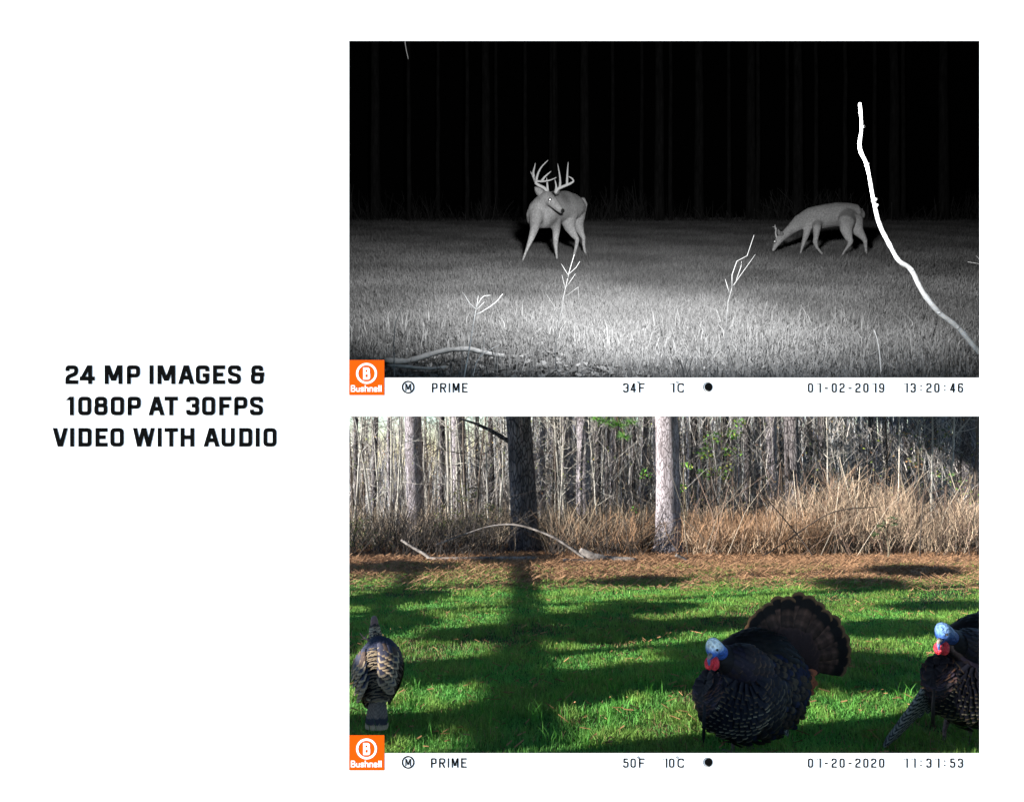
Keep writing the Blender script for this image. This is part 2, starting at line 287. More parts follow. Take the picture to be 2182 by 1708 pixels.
for (row, f_, c_, d_, t_, pu, key) in ((0, '34', ' 1', '01-02-2019', '13:20:46', 920, 'n'), (798.5, '50', '10', '01-20-2020', '11:31:53', 918, 'd')):
    a, b = 816+row, 836+row
    mb = MB(); x = pu
    for ch, ww in (('P', 12), ('R', 13), ('I', 3), ('M', 15), ('E', 12)):
        glyph(mb, ch, x, x+ww, a-.5, b, 3.1, 4.5); x += ww+5.3
    mb.build('caption_lettering', M_black, wall, col=False)
    mb = MB(); line_text(mb, f_, 1327.5, a, b, 15.5, 11.5, 3.0, 5); glyph(mb, 'F', 1361, 1373, a, b, 3.0, 5); glyph(mb, 'o', 1357.5, 1362, a-4.5, a+.2, .9, 1.6)
    line_text(mb, c_, 1410, a, b, 15, 11.5, 3.0, 5); glyph(mb, 'C', 1443, 1457, a, b, 3.0, 5.5); glyph(mb, 'o', 1440.5, 1445, a-4.5, a+.2, .9, 1.6)
    mb.build('temperature_lettering', M_black, wall, col=False)
    mb = MB(); line_text(mb, d_, 1721, a, b, 16.85, 11, 3.0, 5); line_text(mb, t_, 1923, a, b, 16.8, 11, 3.0, 5)
    mb.build('date_lettering', M_black, wall, col=False)
    def circ(cu, cv, r, n=36, a0=0, a1=2*math.pi): return [(cu+r*math.cos(a0+(a1-a0)*k/n), cv+r*math.sin(a0+(a1-a0)*k/n)) for k in range(n)]
    mb = MB(); stroke(mb, circ(869.5, 824.5+row, 12.2), 3.1, True); glyph(mb, 'M', 863.5, 875.7, 817+row, 832.5+row, 2.4, 0); mb.build('mode_symbol', M_black, wall, col=False)
    mb = MB(); stroke(mb, circ(1508, 824.3+row, 9.6), 1.0, True)
    def disc(mb, cu, cv, r, y, n=40, crx=1):
        vs = [(W2(cu, cv)[0], y, W2(cu, cv)[1])]+[(W2(q[0], q[1])[0], y, W2(q[0], q[1])[1]) for q in circ(cu, cv, r, n)]; mb.add(vs, [(0, 1+(k+1) % n, 1+k) for k in range(n)])
    disc(mb, 1509.6, 824.3+row, 8.5, DW-.0008); mb.build('moon_symbol', M_black, wall, col=False)
    # orange emblem plate, ring and letter
    v0, v1 = 767+row, 841.5+row; (x0, z1), (x1, z0) = W2(744, v0), W2(819, v1)
    pl = MB(); pl.box((x0, DW-.0012, z0), (x1, DW+.0008, z1)); em = pl.build('emblem', M_orange, wall, col=False); em['label'] = 'orange square emblem with white ring and letter B'
    mb = MB()
    for q in (0,):
        ring = circ(781.3, 799+row-3.5, 19.9, 48); stroke(mb, ring, 4.6, True, y=DW-.0018, th=.0005)
    mb.build('ring', M_logo, em, col=False)
    mb = MB(); y_keep = DW
    def lg(ch, a0, a1, b0, b1, wd, rad):
        m0 = MB(); glyph(m0, ch, a0, a1, b0, b1, wd, rad); mb.add([(p[0], p[1]-.001, p[2]) for p in m0.v], m0.f)
    lg('B', 774, 789, 783+row, 808.5+row, 4.9, 3); mb.build('letter', M_logo, em, col=False)
    mb = MB(); x = 748.0
    for ch, ww in (('B', 9.6), ('u', 8.2), ('s', 7.6), ('h', 8.2), ('n', 8.2), ('e', 8.2), ('l', 3.2), ('l', 3.2)):
        lg(ch, x, x+ww, 820.5+row, 834.5+row, 2.3, 2.0); x += ww+1.35
    mb.build('name_lettering', M_logo, em, col=False)
# ------------------------------------------------------------------ night: black backdrop box and hillside meadow
YB = 26.0
def nxl(y): return -.255*y-.15
def nxr(y): return .745*y+.55
mb = MB(); y0, y1 = DW+.032, YB
fz0 = W2(0, 846)[1]
A = [(nxl(y0), y0, fz0), (nxr(y0), y0, fz0), (nxr(y0), y0, CZ+2.45), (nxl(y0), y0, CZ+2.45)]
B_ = [(nxl(y1), y1, zn(y1)-.2), (nxr(y1), y1, zn(y1)-.2), (nxr(y1), y1, CZ+.66*y1+1), (nxl(y1), y1, CZ+.66*y1+1)]
F_ = [(nxl(3.3), 3.3, zn(3.3)-.06), (nxr(3.3), 3.3, zn(3.3)-.06)]
mb.add(A+B_+F_, [(2, 3, 7, 6), (0, 4, 7, 3), (0, 8, 4), (5, 1, 2, 6), (9, 1, 5), (5, 6, 7, 4), (0, 1, 9, 8)])
tag(mb.build('sky', M_void, col=False), 'black night sky behind the two deer', 'sky', kind='structure')
mb = MB(); ny, nx = 60, 60
for j in range(ny+1):
    yy = 3.3+(YB-.02-3.3)*(j/ny)**1.6
    for i in range(nx+1):
        xx = nxl(yy)+.01+(nxr(yy)-nxl(yy)-.02)*i/nx
        mb.v.append((xx, yy, zn(yy)+.012*math.sin(xx*3.1+yy)*math.sin(yy*2.3)-.012)); mb.c.append((1, 1, 1))
for j in range(ny):
    for i in range(nx): q = j*(nx+1)+i; mb.f.append((q, q+1, q+nx+2, q+nx+1))
tag(mb.build('meadow', M_nsoil, smooth=True), 'grassy night hillside under the deer, fading into the dark', 'meadow', kind='structure')
def blades(name, x, y, z, L, Wd, col, mat, lean=.45, curl=.35, tipcol=None, seg=2):
    n = len(x); az = rng.uniform(0, 2*np.pi, n); ln = rng.uniform(0, lean, n)*L; wx, wy = np.cos(az+1.57)*Wd/2, np.sin(az+1.57)*Wd/2
    dx, dy = np.cos(az)*ln, np.sin(az)*ln
    face = rng.uniform(-.9, .9, n); wx = np.cos(face)*Wd/2; wy = np.sin(face)*Wd/2
    V = np.zeros((n, 5, 3)); C = np.zeros((n, 5, 3)); k = .55
    V[:, 0] = np.stack([x-wx, y-wy, z-.01], 1); V[:, 1] = np.stack([x+wx, y+wy, z-.01], 1)
    V[:, 2] = np.stack([x-wx*.8+dx*k*.6, y-wy*.8+dy*k*.6, z+L*k], 1); V[:, 3] = np.stack([x+wx*.8+dx*k*.6, y+wy*.8+dy*k*.6, z+L*k], 1)
    V[:, 4] = np.stack([x+dx*(1+curl), y+dy*(1+curl), z+L*(1-curl*ln/(L+1e-6))], 1)
    for i in range(5): C[:, i] = col if (tipcol is None or i < 4) else tipcol
    base = (np.arange(n)*5)[:, None]; F = np.concatenate([base+np.array([0, 1, 3]), base+np.array([0, 3, 2]), base+np.array([2, 3, 4])], 1).reshape(-1, 3)
    return tri_mesh(name, V.reshape(-1, 3), F, C.reshape(-1, 3), mat)
def patch(x, y, s, seed):                     # cheap smooth noise in 0..1
    r = np.random.default_rng(seed); v = np.zeros_like(x)
    for k in range(6):
        a = r.uniform(0, 6.28); f = s*(1+.7*k); v += np.sin(x*f*math.cos(a)+y*f*math.sin(a)+r.uniform(0, 6.28))/(1+.35*k)
    return .5+.5*np.tanh(v*.8)
# meadow grass
n = 270000; t = rng.uniform(0, 1, n); yy = 3.45*(25.6/3.45)**(t**.95); xx = nxl(yy)+.15+(nxr(yy)-nxl(yy)-.3)*rng.uniform(0, 1, n)
pt = patch(xx, yy, 1.6, 3); near = sm(4.9, 3.7, yy); keep = rng.uniform(0, 1, n) > near*(.35+.5*(pt < .5)); xx, yy, pt, near = xx[keep], yy[keep], pt[keep], near[keep]
L = (.035+.05*rng.uniform(0, 1, len(xx))**2)*(1+.3*sm(6.5, 4.2, yy)*pt)+.02*(yy > 9); g = (.12+.12*rng.uniform(0, 1, len(xx)))*(.72+.5*pt)
tag(blades('night_grass', xx, yy, zn(yy)-.005, L, .0035+.0006*yy, np.stack([g]*3, 1), M_ngrass, .9, .3), 'short pale grass covering the night meadow', 'grass', kind='stuff')
# coarse dead blades close to the sill
n = 1500; cx_ = rng.uniform(-1.3, 3.2, 130); cy_ = rng.uniform(3.5, 5.2, 130); id_ = rng.integers(0, 130, n)
xx = cx_[id_]+rng.normal(0, .05, n); yy = np.clip(cy_[id_]+rng.normal(0, .05, n), 3.42, 6); g = rng.uniform(.1, .3, n)
tag(blades('dead_blades', xx, yy, zn(yy)-.01, rng.uniform(.06, .22, n), rng.uniform(.003, .008, n), np.stack([g]*3, 1), M_ngrass, .8, .35), 'coarse dead grass blades along the bottom of the night meadow', 'dead grass', kind='stuff')
# leaf litter
n = 5200; yy = 3.42+1.7*rng.uniform(0, 1, n)**1.6; xx = nxl(yy)+.1+(nxr(yy)-nxl(yy)-.2)*rng.uniform(0, 1, n); a = rng.uniform(0, 6.28, n); s = rng.uniform(.012, .035, n); tl = rng.uniform(-.6, .9, n)
V = np.zeros((n, 4, 3)); zz = zn(yy)
for k, (p, q) in enumerate(((-1, 0), (0, -.55), (1, 0), (0, .55))):
    V[:, k, 0] = xx+s*(p*np.cos(a)-q*np.sin(a)); V[:, k, 1] = yy+s*(p*np.sin(a)+q*np.cos(a)); V[:, k, 2] = zz+.012+s*tl*q+SN*(V[:, k, 1]-yy)+.4*s*(k == 0)
b = (np.arange(n)*4)[:, None]; F = np.concatenate([b+np.array([0, 1, 2]), b+np.array([0, 2, 3])], 1).reshape(-1, 3); g = rng.uniform(.05, .42, n)**1.3
tag(tri_mesh('leaf_litter', V.reshape(-1, 3), F, np.repeat(np.stack([g]*3, 1), 4, 0), M_ngrass), 'dead leaf litter along the bottom edge of the night meadow', 'leaf litter', kind='stuff')
# dark trunks far at the back of the meadow
for i, u in enumerate([800, 1035, 1180, 1245, 1405, 1490, 1600, 1700, 1905, 2010]+[random.Random(9).uniform(760, 1000)+62*k_ for k_ in range(18)]):
    y = 23+2*random.random(); p = P(u, 470, y); g0 = [float(p[0]), y, zn(y)]; hgt = 7.5
    t_ = thing('night_tree', 'faint dark tree trunk at the back of the night meadow', 'tree', g0, 'faint trunks behind the night meadow')
    mb = MB(); mb.tube([(g0[0]+.02*random.uniform(-1, 1), y, g0[2]-.1+hgt*k/6) for k in range(7)], [(.19-.01*k)*(1 if i < 10 else .45) for k in range(7)], 8); mb.build('trunk', M_nbark, t_, smooth=True)
n = 2600; yy = rng.uniform(22.5, 25.6, n); xx = nxl(yy)+.2+(nxr(yy)-nxl(yy)-.4)*rng.uniform(0, 1, n); NB_ = (n, xx, yy)
# stalks, branches
def stalk(name, label, cat, Z, lines, y, r, g=.5, n=5, mat=None, base_kind=True):
    u0, v0 = Z(*lines[0][0]); pts0 = P(u0, v0, y); root = thing(name, label, cat, (pts0[0], y, zn(y)))
    for i, ln in enumerate(lines):
        pts = []
        for k, q in enumerate(ln): u, v = Z(*q); pts.append(P(u, v, y+.02*i+.01*k))
        if i == 0: pts.insert(0, np.array([pts[0][0], y, zn(y)-.02]))
        m = len(pts); rr = [1.05*r*(1-.55*k/max(m-1, 1))*(1 if i == 0 else .6) for k in range(m)]
        mb = MB(); mb.tube(pts, rr, n, (g, g, g), jit=.15); mb.build('stem' if i == 0 else 'twig', mat or M_nstalk, root, smooth=True)
    return root
Z3 = zoomer(790, 560, 2182/610); Z4 = zoomer(1560, 500, 2182/680); ID = lambda u, v: (u, v)
stalk('dead_stalk', 'pale forked stalk with a spread of twigs, lower left of the meadow', 'stalk', Z3, [[(945,1060),(1000,760),(1035,540),(1040,510)], [(1040,510),(990,460),(932,370)], [(1040,510),(1050,460),(1060,400)], [(1043,495),(1085,420),(1110,400),(1160,395)], [(1040,515),(1075,485),(1108,450)], [(1036,555),(1080,535),(1160,485),(1215,440),(1258,385)]], 3.55, .0055, .62)
stalk('dead_stalk', 'short forked stalk low beside the pale forked one', 'stalk', Z3, [[(1015,1060),(1040,950),(1075,890),(1150,840),(1235,795)], [(1075,890),(1105,840),(1110,740),(1130,720)]], 3.6, .0045, .5)
stalk('dead_stalk', 'tall thin branching stalk rising under the antlered buck', 'stalk', Z3, [[(1725,1060),(1690,980),(1685,850),(1700,700),(1720,575),(1745,500),(1750,420),(1770,330),(1800,200),(1840,65)], [(1765,340),(1740,230)], [(1775,330),(1850,220)], [(1795,240),(1735,140)], [(1800,220),(1855,170),(1885,120)], [(1750,420),(1870,330),(1880,480)], [(1745,530),(1680,490),(1610,385)]], 3.6, .0042, .17)
stalk('dead_stalk', 'single thin bent stalk at the far left of the meadow', 'stalk', Z3, [[(378,1060),(375,750),(385,620),(410,570),(440,490)]], 3.6, .004, .25)
stalk('dead_stalk', 'tall grey forked stalk in the middle of the meadow left of the grazing deer', 'stalk', Z4, [[(340,1145),(290,940),(285,800),(300,600),(330,490)], [(330,490),(330,400),(365,300),(440,260),(490,110)], [(330,490),(400,390),(500,250)], [(360,440),(395,340),(400,300)], [(310,530),(280,430)]], 3.6, .005, .16)
stalk('dead_stalk', 'thin upright stalk in the right foreground of the meadow', 'stalk', Z4, [[(1420,1140),(1405,960),(1390,870),(1365,800)]], 3.62, .005, .5)
stalk('dead_stalk', 'bare thin twig at the right edge of the meadow', 'stalk', ID, [[(2150,640),(2110,590),(2087,562),(2062,558)], [(2110,590),(2095,560),(2080,545)]], 4.6, .003, .3)
E = [(2185,868),(2130,796),(2087,750),(2040,697),(2000,665),(1965,620),(1942,575),(1915,555),(1895,520),(1875,480),(1862,430),(1848,355),(1832,315),(1836,270),(1832,220)]
root = thing('bare_branch', 'bright white leaning bare branch at the right of the meadow', 'branch', (P(2185, 868, 3.5)[0], 3.5, zn(3.5)))
def dense(pts, k=3):
    pts = [np.array(p, float) for p in pts]; o = []
    for i in range(len(pts)-1):
        p0, p1, p2, p3 = pts[max(i-1, 0)], pts[i], pts[i+1], pts[min(i+2, len(pts)-1)]
        for j in range(k): t = j/k; o.append(.5*((2*p1)+(-p0+p2)*t+(2*p0-5*p1+4*p2-p3)*t*t+(-p0+3*p1-3*p2+p3)*t**3))
    return o+[pts[-1]]
pts = dense([P(u, v, 3.5-.012*i) for i, (u, v) in enumerate(E)], 4); mb = MB(); mb.tube(pts, [(.0145-.007*i/len(pts))*random.uniform(.88, 1.15) for i in range(len(pts))], 8, (.95, .95, .95), jit=.12); mb.build('stem', M_nstalk, root, smooth=True)
for (u, v, s) in ((1862,428,.02), (1866,440,.016), (1847,352,.014), (1834,243,.010), (1840,272,.010), (1942,577,.013), (2000,668,.012), (2040,699,.012), (1831,316,.011)):
    mb = MB(); c = P(u, v, 3.38); mb.tube([c+np.array([-s*.7, -.004, .003]), c+np.array([-s*.1, -.01, .0]), c+np.array([s*.8, -.004, s*.4])], [s*.35, s*.62, s*.25], 7, (.95, .95, .95), jit=.3); mb.build('knot', M_nstalk, root, smooth=True)
mb = MB(); mb.tube([P(u, v, 4.2) for u, v in ((861,30),(862,60),(863,92),(866,110),(870,126))], [.004, .004, .0035, .003, .0015], 5, (.035,)*3); tag(mb.build('hanging_twig', M_nstalk, smooth=True), 'tiny faint twig tip hanging at the top left of the dark sky', 'twig')
for lab, ln, y, r in (('thick crooked fallen branch lying across the lower left of the meadow', [(300,925),(480,930),(640,885),(800,842),(980,832),(1060,850),(1150,870),(1270,890)], 3.85, .018), ('thin fallen branch lying below the thick crooked one', [(330,968),(480,975),(640,990),(800,978)], 3.68, .011)):
    mb = MB(); pts = dense([P(*Z3(*q), y) for q in ln], 3); pts = [np.array([p[0], p[1], max(p[2], zn(p[1])+r*.5)]) for p in pts]
    mb.tube(pts, [r*random.uniform(.8, 1.15)*(1-.3*i/len(pts)) for i in range(len(pts))], 8, (.34, .34, .34), jit=.2); tag(mb.build('fallen_branch', M_nstalk, smooth=True), lab, 'branch')
# ------------------------------------------------------------------ animals
def loft(mb, joints, n=16, depth_axis=(0, 1, 0), caps=True, store=None):   # joints: (pos, r_perp, r_depth)
    C = [np.array(j[0], float) for j in joints]; m = len(C); ax = np.array(depth_axis, float); rings = []
    for i in range(m):
        t = C[min(i+1, m-1)]-C[max(i-1, 0)]; t /= np.linalg.norm(t)+1e-9
        b1 = ax-t*ax.dot(t); b1 /= np.linalg.norm(b1)+1e-9; b2 = np.cross(t, b1); rings.append((C[i], b1, b2, joints[i][2], joints[i][1], t))
    full = list(rings)
    if caps:
        c, b1, b2, rd, rh, t = rings[0]; L = min(rd, rh); full = [(c-t*L*.92, b1, b2, rd*.3, rh*.3, t), (c-t*L*.6, b1, b2, rd*.75, rh*.75, t)]+full
        c, b1, b2, rd, rh, t = rings[-1]; L = min(rd, rh); full = full+[(c+t*L*.6, b1, b2, rd*.75, rh*.75, t), (c+t*L*.92, b1, b2, rd*.3, rh*.3, t)]
    base = len(mb.v)
    for c, b1, b2, rd, rh, t in full:
        for k in range(n): a = 2*math.pi*k/n; mb.v.append(tuple(c+b1*rd*math.cos(a)+b2*rh*math.sin(a))); mb.c.append((1, 1, 1))
    for i in range(len(full)-1):
        for k in range(n): k2 = (k+1) % n; mb.f.append((base+i*n+k, base+i*n+k2, base+(i+1)*n+k2, base+(i+1)*n+k))
    mb.f.append(tuple(base+n-1-k for k in range(n))); mb.f.append(tuple(base+(len(full)-1)*n+k for k in range(n)))
    return rings
def surf(rings, t, phi):
    i = min(int(t*(len(rings)-1)), len(rings)-2); f = t*(len(rings)-1)-i; a, b = rings[i], rings[i+1]
    c = a[0]*(1-f)+b[0]*f; b1 = a[1]*(1-f)+b[1]*f; b2 = a[2]*(1-f)+b[2]*f; rd = a[3]*(1-f)+b[3]*f; rh = a[4]*(1-f)+b[4]*f
    p = c+b1*rd*math.cos(phi)+b2*rh*math.sin(phi); nn = b1*math.cos(phi)/rd+b2*math.sin(phi)/rh; nn /= np.linalg.norm(nn); tt = a[5]*(1-f)+b[5]*f
    return p, nn, tt/np.linalg.norm(tt)
def remeshed(mb, name, mat, parent, vox, colfn, smooth_it=4):
    me = bpy.data.meshes.new(name+'_rough'); me.from_pydata(mb.v, [], mb.f); o = bpy.data.objects.new(name+'_rough', me); COL.objects.link(o)
    r = o.modifiers.new('r', 'REMESH'); r.mode = 'VOXEL'; r.voxel_size = vox
    s = o.modifiers.new('s', 'SMOOTH'); s.factor = .5; s.iterations = smooth_it
    dg = bpy.context.evaluated_depsgraph_get(); m2 = bpy.data.meshes.new_from_object(o.evaluated_get(dg)); bpy.data.objects.remove(o); bpy.data.meshes.remove(me)
    n = len(m2.vertices); co = np.zeros(n*3, np.float32); m2.vertices.foreach_get('co', co); co = co.reshape(-1, 3)
    at = m2.color_attributes.new('Col', 'FLOAT_COLOR', 'POINT'); c = np.ones((n, 4), np.float32); c[:, :3] = colfn(co.astype(float)); at.data.foreach_set('color', c.ravel())
    co -= np.array(parent.location, np.float32); m2.vertices.foreach_set('co', co.ravel()); m2.name = name
    m2.polygons.foreach_set('use_smooth', [True]*len(m2.polygons)); m2.materials.clear(); m2.materials.append(mat); m2.update()
    b = bpy.data.objects.new(name, m2); COL.objects.link(b); b.parent = parent; return b
def blob(mb, c, r, col=(1, 1, 1), n=10, m=7, axes=None):
    c = np.array(c, float); r = np.array(r if hasattr(r, '__len__') else (r, r, r), float); vs = []; fs = []
    for j in range(m+1):
        th = math.pi*j/m
        for k in range(n): a = 2*math.pi*k/n; vs.append(c+r*np.array([math.sin(th)*math.cos(a), math.sin(th)*math.sin(a), math.cos(th)]))
    for j in range(m):
        for k in range(n): k2 = (k+1) % n; fs.append((j*n+k, (j+1)*n+k, (j+1)*n+k2, j*n+k2))
    mb.add(vs, fs, col)
# --- antlered buck
ZB = zoomer(1150, 340, 6.1); YBK = 9.85; kB = 1/6.1*KY*YBK/FPX
def B3(x, y, d): return P(*ZB(x, y), YBK+d)
def jt(x, y, d, rh, rd=None): return (B3(x, y, d), rh*kB, (rd or rh)*kB)
buck = thing('antlered_deer', 'standing antlered buck turning its head, left of the meadow', 'deer', B3(640, 1540, .25))
buck.location.z = zn(YBK+.25)
mb = MB()
loft(mb, [jt(500,900,.12,215,190), jt(560,850,.22,225,200), jt(690,790,.40,225,200), jt(820,780,.58,222,195), jt(930,790,.75,190,170), jt(1000,800,.86,120,130)])
loft(mb, [jt(430,930,.08,165,170), jt(455,800,.02,140,140), jt(505,715,-.06,104,106), jt(560,665,-.13,92,95)])
loft(mb, [jt(555,650,-.14,88,80), jt(610,690,-.17,80,75), jt(670,750,-.19,66,62), jt(730,815,-.20,48,48), jt(768,850,-.205,38,40)])
def foot(x, y): v = ZB(x, y)[1]; return yn(v)-YBK
f1, f2, f3, f4 = foot(215,1570), foot(702,1535), foot(928,1500), foot(1105,1465)
loft(mb, [jt(420,900,f1+.24,110,110), jt(400,1010,f1+.17,84,90), jt(388,1100,f1+.1,62,66), jt(345,1230,f1+.06,43,45), jt(318,1300,f1+.05,34,36), jt(270,1420,f1+.02,21,24), jt(235,1515,f1,20,22), jt(216,1568,f1-.01,19,24)], 10)
loft(mb, [jt(660,900,f2+.2,110,110), jt(682,1020,f2+.13,80,85), jt(692,1120,f2+.08,58,62), jt(684,1240,f2+.05,42,44), jt(682,1310,f2+.04,36,38), jt(692,1420,f2+.02,22,24), jt(700,1490,f2,21,22), jt(702,1535,f2-.01,20,24)], 10)
loft(mb, [jt(870,820,f3+.16,170,120), jt(855,960,f3+.09,130,105), jt(885,1085,f3+.05,84,82), jt(945,1190,f3+.07,50,58), jt(985,1245,f3+.09,36,46), jt(972,1330,f3+.06,30,32), jt(948,1420,f3+.02,24,26), jt(928,1500,f3,21,26)], 10)
loft(mb, [jt(985,880,f4+.05,135,110), jt(1000,1060,f4,80,80), jt(1045,1170,f4+.03,46,52), jt(1072,1220,f4+.05,34,42), jt(1072,1310,f4+.03,28,30), jt(1085,1390,f4+.01,23,25), jt(1105,1465,f4,21,26)], 10)
loft(mb, [jt(1060,690,.95,40,50), jt(1100,760,.98,34,40), jt(1085,860,.98,22,26)], 8)
def buckcol(co):
    g = np.full(len(co), .42); zr = co[:, 2]-np.array([zn(q) for q in co[:, 1]])
    g = g+.15*sm(.55, .3, zr)-.11*sm(.75, 1.0, zr)
    for (x, y, d, r, v) in ((775,850,-.2,42,.03), (480,960,-.03,120,.40), (690,870,-.2,40,.42), (605,760,-.2,40,.4), (930,950,.5,120,.42), (640,1000,.1,110,.16), (780,700,.3,110,.13), (480,1010,-.02,40,.16), (430,640,-.0,60,.18), (640,650,-.2,50,.2), (560,700,-.22,45,.36)):
        c = B3(x, y, d); w_ = np.exp(-(((co-c)**2).sum(1))/(2*(r*kB*.6)**2)); g = g*(1-w_)+v*w_
    return np.stack([g]*3, 1)
remeshed(mb, 'body', M_hide, buck, .013, buckcol, 14)
def ear(parent, base, tip, wid, nrm, g, name='ear', mat=None):
    base, tip, nrm = np.array(base), np.array(tip), np.array(nrm, float); d = tip-base; s = np.cross(d, nrm); s /= np.linalg.norm(s); m = MB(); vs = []; fs = []
    for j in range(7):
        v = j/6; wv = wid*math.sin(math.pi*min(.1+.9*v, .995))**.7
        for k in range(5): u = (k-2)/2; vs.append(base+d*v+s*wv*u*.5-nrm*wid*.3*(1-u*u))
    for j in range(6):
        for k in range(4): q = j*5+k; fs.append((q, q+1, q+6, q+5))
    m.add(vs, fs, (g, g, g)); o = m.build(name, mat or M_hide, parent, smooth=True); sd = o.modifiers.new('thick', 'SOLIDIFY'); sd.thickness = wid*.08; return o
ear(buck, B3(525,635,-.13), B3(395,530,-.12), 105*kB, (0, 1, 0), .34); ear(buck, B3(665,610,-.08), B3(735,560,-.02), 80*kB, (0, 1, 0), .2)
def antler(parent, lines, D, r0):
    main = None
    for i, (ln, d0, d1) in enumerate(lines):
        pts = dense([D(x, y, d0+(d1-d0)*k/max(len(ln)-1, 1)) for k, (x, y) in enumerate(ln)], 4); m = len(pts); r = r0*(1 if i == 0 else .85)
        mm = MB(); mm.tube(pts, [r*(1-.78*(k/(m-1))**1.2) for k in range(m)], 8); o = mm.build('antler_beam' if i == 0 else 'antler_tine', M_antler, parent, smooth=True)
antler(buck, [([(590,610),(530,535),(445,490),(405,455),(430,438),(500,440),(600,425),(695,385)], -.16, -.32), ([(410,455),(375,380),(335,300)], -.16, -.05), ([(378,375),(375,310),(390,250),(403,185)], -.12, -.08), ([(415,440),(430,360),(480,250),(580,145)], -.2, -.2), ([(490,440),(530,380),(620,300)], -.25, -.27), ([(575,590),(568,480),(558,390)], -.16, -.2)], B3, 24*kB)
antler(buck, [([(680,600),(715,545),(800,505),(885,470),(930,435),(905,395),(862,372)], -.1, -.2), ([(742,530),(745,400),(712,195)], -.12, -.12), ([(842,490),(845,350),(858,170)], -.14, -.14), ([(682,590),(692,510),(673,415)], -.1, -.16)], B3, 24*kB)
mb = MB(); blob(mb, B3(605, 692, -.25), 27*kB); mb.build('eye', M_eye, buck, smooth=True, col=False)
mb = MB(); blob(mb, B3(783, 848, -.24), np.array([26, 20, 30])*kB, (.02, .02, .02)); mb.build('nose', M_hide, buck, smooth=True)
# --- young grazing deer
ZG = zoomer(1720, 420, 2182/300); YG = 10.8; kG = 300/2182*KY*YG/FPX
def G3(x, y, d): return P(*ZG(x, y), YG+d)
def jg(x, y, d, rh, rd=None): return (G3(x, y, d), rh*kG, (rd or rh)*kG)
deer = thing('grazing_deer', 'young deer grazing with its head down beside the white branch', 'deer', G3(1300, 1170, .1)); deer.location.z = zn(YG+.1)
def gf(x, y): return yn(ZG(x, y)[1])-YG
mb = MB()
loft(mb, [jg(1690,500,.12,110,90), jg(1620,500,.12,175,150), jg(1480,490,.11,190,165), jg(1300,490,.1,195,185), jg(1100,520,.1,195,185), jg(950,545,.1,190,165), jg(840,555,.1,175,135), jg(770,560,.1,130,100)])
loft(mb, [jg(850,540,.1,150,110), jg(690,620,.09,125,80), jg(560,730,.07,88,65), jg(470,810,.05,72,58), jg(400,870,.04,66,55)])
loft(mb, [jg(420,850,.04,62,58), jg(355,915,.03,66,58), jg(310,985,.025,48,44), jg(280,1050,.02,34,34), jg(265,1080,.02,26,28)])
a1, a2, a3, a4 = gf(712,1150), gf(1100,1175), gf(1398,1190), gf(1803,1165)
loft(mb, [jg(850,620,.1,110,90), jg(832,720,a1-.02,66,58), jg(800,850,a1,50,50), jg(765,950,a1,36,38), jg(735,1050,a1,22,24), jg(712,1150,a1,18,22)], 10)
loft(mb, [jg(985,600,.1,105,100), jg(985,710,a2+.06,66,60), jg(972,850,a2+.04,44,44), jg(955,940,a2+.04,40,40), jg(985,1030,a2+.02,26,26), jg(1050,1110,a2,20,22), jg(1100,1172,a2,19,24)], 10)
loft(mb, [jg(1500,480,.1,180,130), jg(1475,610,a3+.1,138,100), jg(1470,740,a3+.06,98,76), jg(1510,870,a3+.03,62,55), jg(1545,945,a3+.02,44,42), jg(1490,1030,a3+.01,28,28), jg(1430,1110,a3,20,22), jg(1398,1190,a3,18,24)], 10)
loft(mb, [jg(1610,580,a4,140,100), jg(1660,760,a4,90,75), jg(1750,865,a4,48,48), jg(1785,920,a4,36,38), jg(1790,1010,a4,27,28), jg(1802,1100,a4,20,22), jg(1803,1165,a4,18,24)], 10)
def gcol(co):
    g = np.full(len(co), .31); zr = co[:, 2]-np.array([zn(q) for q in co[:, 1]]); g = g+.1*sm(.62, .42, zr)
    for (x, y, d, r, v) in ((960,640,-.05,80,.36), (1545,935,-.0,26,.01), (560,800,.02,70,.32), (1300,680,.05,200,.3)):
        c = G3(x, y, d); w_ = np.exp(-(((co-c)**2).sum(1))/(2*(r*kG*.6)**2)); g = g*(1-w_)+v*w_
    return np.stack([g]*3, 1)
remeshed(mb, 'body', M_hide, deer, .012, gcol, 14)
mb = MB(); mb.tube([G3(1715,400,.12), G3(1735,500,.12), G3(1725,620,.11), G3(1700,705,.1)], [30*kG, 30*kG, 26*kG, 10*kG], 8, [(.3,)*3, (.3,)*3, (.5,)*3, (.5,)*3]); mb.build('tail', M_hide, deer, smooth=True)
ear(deer, G3(395,860,.06), G3(340,735,.07), 62*kG, (0, 1, 0), .28); ear(deer, G3(410,850,.0), G3(400,770,-.04), 55*kG, (0, 1, 0), .24)
antler(deer, [([(325,880),(305,800),(312,730),(295,700),(255,690)], .02, -.02), ([(308,740),(296,690),(292,655)], .0, .0)], G3, 15*kG)
mb = MB(); blob(mb, G3(290, 935, -.045), 28*kG); mb.build('eye', M_eye, deer, smooth=True, col=False)
